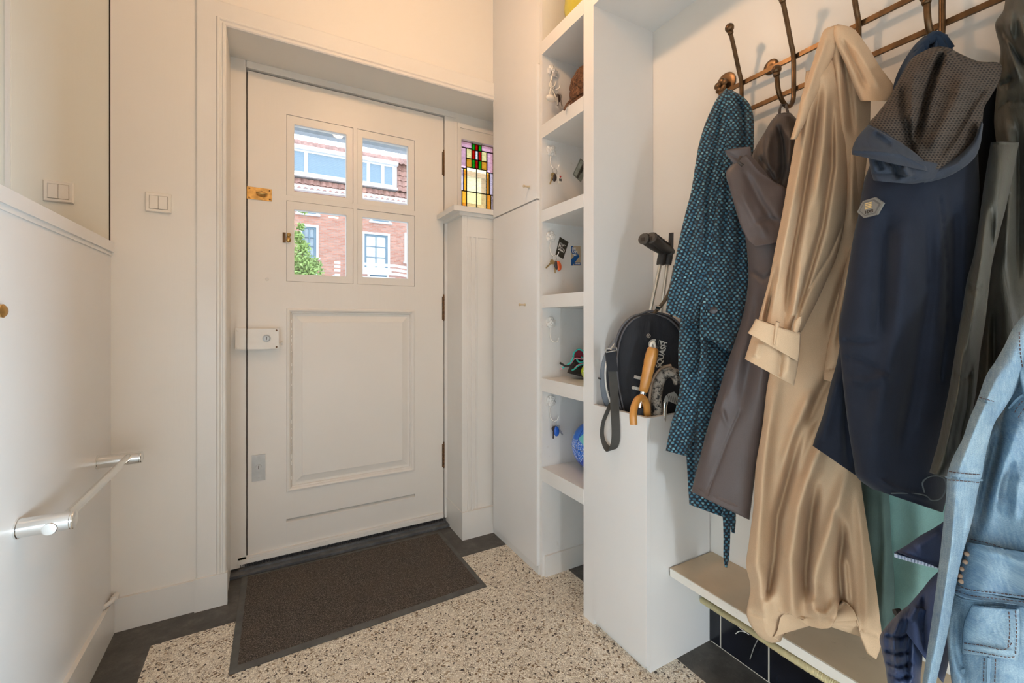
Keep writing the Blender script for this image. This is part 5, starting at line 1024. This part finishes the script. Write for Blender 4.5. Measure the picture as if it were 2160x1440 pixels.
prism('grey_print', [hc+Vector((-.0065, 0, -.008)), hc+Vector((.0065, 0, -.008)), hc+Vector((.0065, 0, -.018)), hc+Vector((-.0065, 0, -.018))], (0, -.0008, 0), plain('print_grey', (.12, .11, .1), .6), kk)
keyring(hp3, 'brass keys with dark brown and orange fobs under the dark card', [('key', BRASSK, -.008, -.85, .030), ('fob', ORF, .012, .3, .042), ('fob', DKF, .004, .15, .038), ('key', BRASSK, .000, .02, .030), ('key', ORF, .010, .2, .022)])
keyring(hp5, 'keys with two black heads and a bright blue fob above the ball', [('key', DKF, -.006, -.05, .030), ('fob', BLF, .006, .1, .045), ('key', STEEL, .010, .6, .030), ('fob', DKF, .002, -.1, .022)])
# cards and sticker
def quad(pts, Y=NY): return [at(x, y, Y) for x, y in pts]
q = quad(((1224,334),(1208,368),(1225,384),(1241,350))); pcd = thing('picture_card', q[1], 'small tilted grey green picture card stuck inside the niche', 'card')
prism('card', q, (0, -.002, 0), plain('card_print', (0.26, 0.27, 0.22), .35, var=.35, scale=25), pcd)
def lerpq(q, u, v): return (q[0]*(1-u)+q[3]*u)*(1-v)+(q[1]*(1-u)+q[2]*u)*v
for nm, u0, u1, v0, v1, col in (('light_band', .08, .36, .06, .94, (.42, .44, .38)), ('dark_band', .42, .60, .02, .98, (.07, .06, .045)), ('lettering', .50, .68, .30, .62, (.03, .028, .02))):
    prism(nm, [lerpq(q, u, v)+Vector((0, -.0022, 0)) for u, v in ((u0, v0), (u1, v0), (u1, v1), (u0, v1))], (0, -.0006 if nm != 'lettering' else -.001, 0), plain('card_'+nm, col, .4, var=.3, scale=60), pcd)
q = quad(((1180.5,499.4),(1171.5,536.8),(1187.7,545.8),(1199,510.6))); dc = thing('dark_card', q[1], 'dark olive card with a white lettered label stuck in the niche', 'card')
prism('card', q, (0, -.0015, 0), plain('dark_card_print', (.045, .038, .024), .4), dc)
L_ = lambda u0, u1, v0, v1: [lerpq(q, u, v)+Vector((0, -.0016, 0)) for u, v in ((u0, v0), (u1, v0), (u1, v1), (u0, v1))]
prism('white_label', L_(.10, .62, .32, .50), (0, -.0006, 0), WHITEP, dc); prism('white_label', L_(.10, .86, .50, .68), (0, -.0006, 0), WHITEP, dc); prism('thin_line', L_(.04, .85, .27, .285), (0, -.0006, 0), WHITEP, dc)
xd = (q[3]-q[0]).normalized(); ud = (q[0]-q[1]).normalized()
text('lettering', 'TIN', .014, lerpq(q, .38, .42)+Vector((0, -.0026, 0)), xd, ud, GAP, dc, .0003, bold=.0006)
text('lettering', 'NYN', .014, lerpq(q, .46, .58)+Vector((0, -.0026, 0)), xd, ud, GAP, dc, .0003, bold=.0006)
q = quad(((1204.5,519),(1204.5,560),(1224.3,560),(1224.3,519))); st = thing('sticker', q[1], 'beige sticker with a blue arrow shape and white capital letters in the niche', 'sticker')
BLU = plain('sticker_blue', (.005, .09, .30), .4, var=.02); prism('paper', q, (0, -.0008, 0), plain('sticker_paper', (.55, .42, .27), .5, var=.03), st)
PQ = lambda pts, o=-.0009: [lerpq(q, u, v)+Vector((0, o, 0)) for u, v in pts]
prism('blue_arrow', PQ(((.0, .0), (.14, .0), (.88, .52), (.14, 1.0), (.0, 1.0), (.0, .68), (.32, .52), (.0, .30))), (0, -.0005, 0), BLU, st); prism('blue_strip', PQ(((.34, .84), (1, .84), (1, .97), (.30, .97))), (0, -.0005, 0), BLU, st)
for s, u, v in (('DIT', .30, .14), ('KAN', .38, .29), ('NET', .42, .45)): text('lettering', s, .0135, lerpq(q, u, v)+Vector((0, -.0016, 0)), (1, 0, 0), (0, 0, 1), WHITEP, st, .0003, bold=.0006)
bm = bmesh.new()
for k in range(6): prism_bm(bm, PQ(((.42+.09*k, .875), (.47+.09*k, .875), (.47+.09*k, .935), (.42+.09*k, .935)), -.0014), (0, -.0004, 0))
obj('small_print', bm, WHITEP, st)

# brown felt cap
cpm, t, b = base_mat('brown_felt', .95); co = t.coord(); t.l.new(t.ramp(t.noise(co, 90, 4, .7), [(.35, (.045, .022, .014)), (.5, (.13, .06, .03)), (.7, (.27, .14, .07))]), b.inputs['Base Color']); t.l.new(t.bump(t.noise(co, 300, 3), .7, .002), b.inputs['Normal'])
cp_ = thing('felt_cap', (1.14, 1.40, 1.856), 'brown tweed felt cap with a covered button standing on the upper shelf', 'cap')
bm = bmesh.new(); bmesh.ops.create_icosphere(bm, subdivisions=5, radius=1)
from mathutils import noise as mn
for v in bm.verts:
    p = v.co.copy(); n = mn.noise(p*1.6)*.10+mn.noise(p*4)*.03
    fold = .10*math.exp(-((p.z+.15+.25*p.x)/.10)**2)+.07*math.exp(-((p.x-.35+.3*p.z)/.12)**2); p *= (1+n-fold); v.co = (1.15+p.x*.098, 1.385+p.y*.082, 1.972+max(p.z, -.93)*.118)
obj('crown', bm, cpm, cp_, smooth=True)
tube('band', smooth_path([at(x, y, 1.33) for x, y in ((1190,232),(1195,222),(1204,211),(1216,203),(1228,197),(1240,193))]), .004, cpm, cp_, 8)
lathe('button', at(1224, 180, 1.315), (-.35, -.9, 0), [(0, .012), (.006, .012), (.010, .008), (.011, 0)], cpm, cp_, 18)
# yellow green vase
vg = plain('yellow_green_glaze', (.52, .46, .06), .12, bump=0); vs = thing('glass_vase', (1.11, 1.37, 2.201), 'glossy yellow green vase on the topmost shelf, cut by the upper edge', 'vase')
lathe('vase_body', (1.115, 1.37, 2.2015), (0, 0, 1), [(0, .055), (.004, .062), (.03, .082), (.09, .094), (.16, .090), (.22, .07), (.26, .05), (.30, .055), (.305, .050), (.26, .043), (.2, .06), (.1, .08), (.02, .06), (.018, 0)], vg, vs, 40)
# clothes and tennis ball
SP = {}
for nm, col in (('teal_trim', (.05, .50, .45)), ('pink_trim', (.72, .30, .36)), ('charcoal_cloth', (.035, .030, .028)), ('maroon_cloth', (.22, .03, .05))): SP[nm] = fabric(nm, col)
cg = thing('folded_sportswear', (1.17, 1.42, .817), 'crumpled dark sportswear with teal and pink edges lying on the shelf', 'clothes')
garment('dark_layer', SP['charcoal_cloth'], cg, [(1212,752),(1206,765),(1199,778),(1196,786)], [(1246,750),(1250,765),(1252,780),(1252,801)], (1.80,1.80,1.78,1.75), .02, .04, [('g', -.01, 3, [(1208,772),(1235,776)]), ('g', .01, 4, [(1210,785),(1235,792)])], nu=36, nv=30, seed=50, hem=.004)
garment('upper_layer', SP['maroon_cloth'], cg, [(1214,738),(1209,745),(1207,752)], [(1240,738),(1242,748),(1243,758)], (1.78,1.78,1.77,1.77), .02, .03, nu=24, nv=20, seed=51, hem=.004)
for nm, pts, r in (('teal_edge', ((1186,776),(1196,770),(1204,764),(1209,754),(1211,744),(1219,737),(1228,739),(1234,748)), .0055), ('pink_edge', ((1181,779),(1190,774),(1203,768),(1210,758),(1217,755),(1226,757),(1235,756)), .0042), ('teal_edge', ((1216,757),(1221,763),(1229,763),(1234,757),(1226,753)), .005), ('teal_edge', ((1206,781),(1213,777),(1220,771),(1230,768),(1240,768)), .0052), ('pink_edge', ((1212,776),(1220,769),(1230,766)), .003)):
    tube(nm, smooth_path([atD(x, y, 1.735) for x, y in pts], 6), r, SP['teal_trim' if 'teal' in nm else 'pink_trim'], cg, 8, flat=.6)
tube('dark_strap', smooth_path([atD(x, y, 1.73) for x, y in ((1181,765),(1186,768),(1194,772),(1205,770),(1212,764))], 6), .004, SP['charcoal_cloth'], cg, 8)
tb_ = thing('tennis_ball', (1.165, 1.30, .817), 'bright yellow green tennis ball under the sportswear on the shelf', 'ball')
bm = bmesh.new(); ctr = Vector((1.117, 1.362, .8505)); ball_bm(bm, ctr, .033, 4); obj('felt', bm, fabric('tennis_felt', (.48, .62, .02)), tb_, smooth=True)
tube('ball_seam', [ctr+Vector((cos(a)*cos(.55*sin(2*a)), sin(a)*cos(.55*sin(2*a)), sin(.55*sin(2*a))))*.0331 for a in [2*pi*k/48 for k in range(49)]], .0009, plain('ball_seam', (.8, .82, .6), .8), tb_, 6)
# blue ball
m, t, b = base_mat('ball_print', .3); co = t.coord(); v = t.new('ShaderNodeTexVoronoi'); v.inputs['Scale'].default_value = 11; t.l.new(co, v.inputs['Vector']); sp = t.new('ShaderNodeSeparateColor'); t.l.new(v.outputs['Color'], sp.inputs[0])
base = t.ramp(sp.outputs[0], [(0, (.008, .07, .50)), (.36, (.01, .16, .72)), (.55, (.16, .60, .62)), (.72, (.008, .07, .50))], True)
wv = t.new('ShaderNodeTexNoise'); wv.inputs['Scale'].default_value = 40; wv.inputs['Distortion'].default_value = 3; t.l.new(co, wv.inputs['Vector'])
scr = t.ramp(wv.outputs['Fac'], [(.47, 0), (.49, 1), (.53, 1), (.55, 0)]); reg = t.ramp(sp.outputs[1], [(.62, 0), (.64, 1)]); t.l.new(t.mix(t.math('MULTIPLY', scr, reg), base, (.75, .85, .9)), b.inputs['Base Color'])
fb = thing('football', (1.153, 1.359, .451), 'bright blue ball with teal patches lying on the lowest shelf', 'ball')
bm = bmesh.new(); ball_bm(bm, (1.153, 1.359, .5525), .101, 5); obj('ball_skin', bm, m, fb, smooth=True)
ps_ = []
for ax in ((1, 0, 0), (0, 1, 0), (0, 0, 1)):
    A = Vector(ax); s_, u_ = frame_of(A); bm = bmesh.new(); tube_bm(bm, [Vector((1.153, 1.359, .5525))+(s_*cos(a)+u_*sin(a))*.1012 for a in [2*pi*k/60 for k in range(61)]], .0008, 6); obj('panel_seam', bm, plain('seam_blue', (.01, .03, .2), .5) if 'seam_blue' not in MATS else MATS['seam_blue'], fb)

# ------------------------------------------------------------------ things in the umbrella box
BAGM = fabric('squash_bag_cloth', (.028, .030, .036), rough=.7, wr=.3, weave=500); STRAPM = fabric('grey_webbing', (.075, .072, .065), rough=.8, wr=.1); PIPE = plain('bag_piping', (.10, .10, .11), .4)
bg = thing('squash_bag', (1.10, 1.09, .40), 'black round squash racket bag with white lettering and a hanging strap', 'racket bag')
BL_ = [(1352,662),(1330,670),(1311,690),(1299,722),(1295,760),(1297,800),(1303,835),(1313,875),(1330,930)]; BR_ = [(1386,659),(1415,668),(1438,690),(1450,722),(1454,760),(1452,800),(1447,835),(1438,875),(1420,930)]
_, sb = garment('bag_body', BAGM, bg, BL_, BR_, (1.475,1.475,1.475,1.475), .035, .02, [('c', .006, 4, [(1372,680),(1370,700),(1366,712)]), ('g', -.006, 14, [(1310,760),(1320,850)])], nu=64, nv=70, pw=.35, seed=60, wr=.0015)
for off, r in ((0, .004), (7, .0028)):
    pts = [(x+off, y+off*.5) for x, y in BL_[::-1]]+[(1370, 656+off)]+[(x-off, y+off*.5) for x, y in BR_]
    tube('piping', smooth_path([atD(x, y, 1.462-off*.002) for x, y in pts], 5), r, PIPE, bg, 8)
ux = (on(sb, 1403, 720, .002)-on(sb, 1390, 775, .002)).normalized(); uy = (on(sb, 1385, 745, .002)-on(sb, 1400, 749, .002)).normalized()
WL = plain('bag_lettering', (.62, .60, .54), .6)
text('lettering', 'SQUASH', .026, on(sb, 1396, 748, .004), ux, uy, WL, bg, .0006, sx=.9, bold=.0005)
text('lettering', 'e', .105, on(sb, 1380, 727, .004), ux, uy, WL, bg, .0006, sx=.8, bold=.003)
text('lettering', 'i', .062, on(sb, 1347, 820, .004), ux, uy, WL, bg, .0006, sx=.9, bold=.003)
text('lettering', 'l', .062, on(sb, 1354, 798, .004), ux, uy, WL, bg, .0006, sx=.9, bold=.003)
rc = on(sb, 1368, 708, .004); tube('registered_mark', [rc+(ux*cos(a)+uy*sin(a))*.0062 for a in [2*pi*k/20 for k in range(21)]], .0008, WL, bg, 6); text('lettering', 'R', .010, rc, ux, uy, WL, bg, .0005)
def ribbon(name, pts, hw, mat_, parent, th=.0012):
    P = smooth_path([p for p, _ in pts], 6); n = len(pts); bm = bmesh.new(); rows = []
    W = smooth_path([w for _, w in pts], 6)
    for i, p in enumerate(P):
        d = (P[min(i+1, len(P)-1)]-P[max(0, i-1)]).normalized(); w = W[i].normalized()*hw*W[i].length; nn = w.cross(d).normalized()*th
        rows.append([bm.verts.new(q_) for q_ in (p-w-nn, p+w-nn, p+w+nn, p-w+nn)])
    for a, c_ in zip(rows, rows[1:]):
        for k in range(4): bm.faces.new([a[k], a[(k+1) % 4], c_[(k+1) % 4], c_[k]])
    bm.faces.new(rows[0]); bm.faces.new(rows[-1]); return obj(name, bm, mat_, parent, smooth=True, auto=True)
H_ = Vector((CA, -SA, 0))
sX = lambda x, y, X=.966: atX(x, y, X)
ribbon('strap', [(atD(1289, 742, 1.40), H_), (atD(1291, 775, 1.395), H_), (sX(1295, 820, .968), H_), (sX(1297, 870), H_), (sX(1299, 910), H_), (sX(1297, 935), H_), (sX(1289, 949), H_*.9+Vector((0, 0, .3))), (sX(1277, 940), H_*.5+Vector((0, 0, .5))), (sX(1270, 918), H_*.5+Vector((0, 0, .1))), (sX(1272, 892), H_*.45), (sX(1281, 868), H_*.5), (atX(1289, 850, .99), H_*.5)], .0135, STRAPM, bg)
ribbon('strap_pad', [(atD(1287, 738, 1.392), H_), (atD(1290, 765, 1.388), H_), (atD(1293, 783, 1.386), H_)], .0165, BAGM, bg, .003)
bm = bmesh.new()
for a, c_ in (((1278,736),(1300,732)), ((1278,743),(1301,739)), ((1278,736),(1278,743)), ((1300,732),(1301,739))): tube_bm(bm, [atD(*a, 1.384), atD(*c_, 1.384)], .0022, 8)
obj('buckle', bm, STEEL, bg, smooth=True)
rk = thing('second_racket_cover', (1.02, 1.14, .40), 'grey and white racket cover peeking out behind the black squash bag', 'racket cover')
garment('cover', fabric('grey_blue_cover', (.20, .23, .27), rough=.5), rk, [(1318,700),(1294,716),(1276,745),(1266,775),(1264,800),(1268,832),(1277,860),(1292,900)], [(1340,700),(1345,720),(1350,750),(1352,775),(1354,800),(1354,832),(1352,860),(1350,900)], (1.53,1.53,1.53,1.53), .016, .004, nu=40, nv=50, pw=.4, seed=61)
for pts, r, mt_ in ((((1304,716),(1288,738),(1279,765),(1277,795),(1281,826),(1290,856)), .0032, WHITEP), (((1311,722),(1296,744),(1287,768),(1284,795),(1288,826),(1296,850)), .008, BAGM), (((1296,790),(1288,808),(1285,826)), .004, WHITEP)):
    tube('stripe', smooth_path([atD(x, y, 1.508) for x, y in pts], 6), r, mt_, rk, 8)
tube('zip_pull', [atD(1262, 797, 1.51), atD(1267, 799, 1.505)], .003, BLACKP, rk, 8)
# long umbrella with turned wooden handle
um = thing('umbrella', (1.09, 1.0, .40), 'umbrella with a straight turned honey coloured wooden handle in the white box', 'umbrella')
A_ = atD(1378, 733, 1.345); B_ = atD(1357, 826, 1.345); ax = (B_-A_); L0 = ax.length
tube_r = [(0, .012), (.004, .0165), (.02, .0185), (.045, .0190), (.058, .0170), (.068, .0182), (.08, .0165), (.092, .0160), (.102, .0168), (.115, .0150), (L0-.004, .0135), (L0, .011)]
lathe('handle', A_, ax, tube_r, WOODH, um, 28)
tube('handle_tip', smooth_path([atD(1373, 733, 1.345), atD(1374, 725, 1.345), atD(1379, 722, 1.345), atD(1382, 733, 1.345)]), .0042, CRD, um, 10)
lathe('ferrule', B_, ax, [(0, .009), (.012, .009), (.013, .006), (.05, .006)], CHROME, um, 20)
e_ = B_+ax.normalized()*.05; tube('shaft', [e_, Vector((1.05, 1.05, .385))], [.012, .008], BAGM, um, 12)
uw = thing('crook_umbrella', (1.03, 1.0, .40), 'umbrella with a curved honey coloured wooden crook hanging over the box edge', 'umbrella')
tube('handle', smooth_path([atD(1364, 900, 1.36), atD(1365, 870, 1.34), atD(1363, 851, 1.325), atD(1355, 839, 1.31), atD(1345, 843, 1.29), atD(1338, 858, 1.275), atD(1335.5, 876, 1.265), atD(1336.5, 895, 1.262)], 8), .0108, WOODH, uw, 20)
tube('shaft', [atD(1364, 900, 1.36), Vector((1.09, 1.02, .39))], [.007, .006], STEEL, uw, 10)
tube('inner_handle', smooth_path([atD(1350, 890, 1.37), atD(1352, 866, 1.365), atD(1356, 850, 1.36)]), .006, plain('yellow_wood', (.60, .36, .10), .4), uw, 12)
m, t, b = base_mat('worn_black_leather', .6); co = t.coord(); n = t.noise(co, 55, 6, .75); t.l.new(t.ramp(n, [(.44, (.012, .011, .010)), (.52, (.34, .30, .25))]), b.inputs['Base Color']); t.l.new(t.bump(n, .7, .002), b.inputs['Normal'])
wl_ = thing('walking_stick', (1.12, .99, .40), 'old stick with a thick worn black and grey crook handle beside the wooden ones', 'walking stick')
tube('crook_handle', smooth_path([atD(1384, 905, 1.36), atD(1384, 860, 1.36), atD(1385, 825, 1.36), atD(1393, 797, 1.355), atD(1408, 784, 1.35), atD(1424, 789, 1.345), atD(1433, 808, 1.34)], 8), [.019]*41+[.019]*8, m, wl_, 22, flat=.8)
tube('handle_rim', smooth_path([atD(1371, 880, 1.352), atD(1371, 830, 1.35), atD(1379, 797, 1.345), atD(1396, 776, 1.34), atD(1416, 770, 1.335)], 8), .0045, plain('worn_tan_edge', (.25, .17, .11), .6, var=.4), wl_, 10)
tube('shaft', [atD(1384, 905, 1.36), Vector((1.14, 1.03, .39))], [.012, .009], m, wl_, 12)
gc = thing('golf_club', (1.15, .985, .40), 'steel golf iron with a ribbed face standing head up in the box', 'golf club')
pl = [atD(x, y, 1.325) for x, y in ((1400,846),(1403,836),(1411,829),(1422,826),(1428,832),(1432,842),(1435,852),(1431,855),(1423,851),(1411,846),(1404,850))]
prism('club_head', pl, ray(1410, 840).normalized()*.012, plain('satin_steel', (.62, .58, .52), .38, .7, var=.05, bump=0), gc, bevel=.002)
for k in range(5): tube('groove', [atD(1408+k*4, 832.5+k*1.2, 1.3235), atD(1411+k*4, 844+k*1.6, 1.3235)], .0006, GAP, gc, 6)
tube('hosel', [atD(1404, 846, 1.332), atD(1402, 860, 1.335), atD(1401, 885, 1.34), Vector((1.14, 1.02, .39))], [.0075, .0065, .006, .005], CHROME, gc, 12)
GRIP = plain('grip_plastic', (.030, .026, .024), .5, var=.3); GRIPE = plain('grip_end_plastic', (.075, .065, .055), .5)
def pole(x0, y0, x1, y1, ex, ey, label, dd):
    t = thing('pole', (1.1, 1.1, .385), label, 'pole'); top = atD(x1, y1, dd); low = atD(x0, y0, dd); k = (low.z-.385)/(top.z-low.z); bot = low+(low-top)*k
    bot.x = min(max(bot.x, 1.02), 1.25); bot.y = min(max(bot.y, .975), 1.165)
    tube('shaft', [bot, low, top], .0062, ALU, t, 14)
    d = (top-low).normalized(); tube('sleeve', [top-d*.004, top+d*.018, top+d*.05], [.014, .0155, .014], GRIP, t, 12, flat=.8)
    s0 = top+d*.045; e = atD(ex, ey, dd-.10); mid = s0.lerp(e, .5)+Vector((0, 0, -.002))
    g_ = tube('grip', [s0-(e-s0)*.12, s0, mid, e], [.013, .0165, .0165, .0165], GRIP, t, 16, flat=.95)
    bm = bmesh.new()
    for j in range(6):
        p = s0.lerp(e, .15+j*.15)+Vector((0, 0, .012)); w_ = (e-s0).normalized(); tube_bm(bm, [p+w_.cross(Vector((0, 0, 1))).normalized()*.012*q_+Vector((0, 0, .008*(1-q_*q_))) for q_ in (-1, -.5, 0, .5, 1)], .0032, 8)
    obj('grip_rib', bm, GRIP, g_, smooth=True)
    dr = (e-s0).normalized(); lathe('end_cap', e-dr*.002, dr, [(0, .0175), (.005, .0180), (.008, .015), (.0085, 0)], GRIPE, t, 20)
    c_ = e+dr*.0066; sl_ = dr.cross(Vector((0, 0, 1))).normalized(); prism('cap_recess', [c_+sl_*a_+Vector((0, 0, b_)) for a_, b_ in ((-.006, -.009), (.006, -.009), (.006, .002), (-.006, .002))], dr*.0025, GAP, t)
    return t
pole(1371, 660, 1393, 556, 1358, 504, 'thin metal pole with a black ribbed grip, the one further from the coats', 1.50)
p2_ = pole(1394, 660, 1408, 556, 1374, 502, 'thin metal pole with a black ribbed grip and clip, nearest the coats', 1.50)
tube('clip', [atD(1409, 553, 1.5), atD(1415, 520, 1.49), atD(1416, 491, 1.485)], [.012, .011, .010], GRIP, p2_, 8, flat=.5)
fr_ = thing('tennis_racket', (1.18, 1.10, .40), 'old dark racket frame standing behind the black bag, beside the knitted coat', 'racket')
tube('frame', smooth_path([atD(1424, 560, 1.44), atD(1419, 590, 1.445), atD(1410, 620, 1.45), atD(1396, 642, 1.455), atD(1383, 656, 1.46), atD(1372, 675, 1.46)], 8), .0062, plain('racket_frame', (.10, .065, .035), .3), fr_, 12)
tube('frame', smooth_path([atD(1372, 675, 1.462), atD(1390, 720, 1.53), Vector((1.20, 1.10, .75)), Vector((1.22, 1.12, .385))], 8), .009, BLACKP, fr_, 12)
tube('throat', [atD(1424, 564, 1.44), atD(1430, 620, 1.45), atD(1415, 668, 1.46)], .004, BLACKP, fr_, 10)
tube('clamp', [atD(1382, 648, 1.447), atD(1391, 650, 1.447)], .0085, CHROME, fr_, 12)
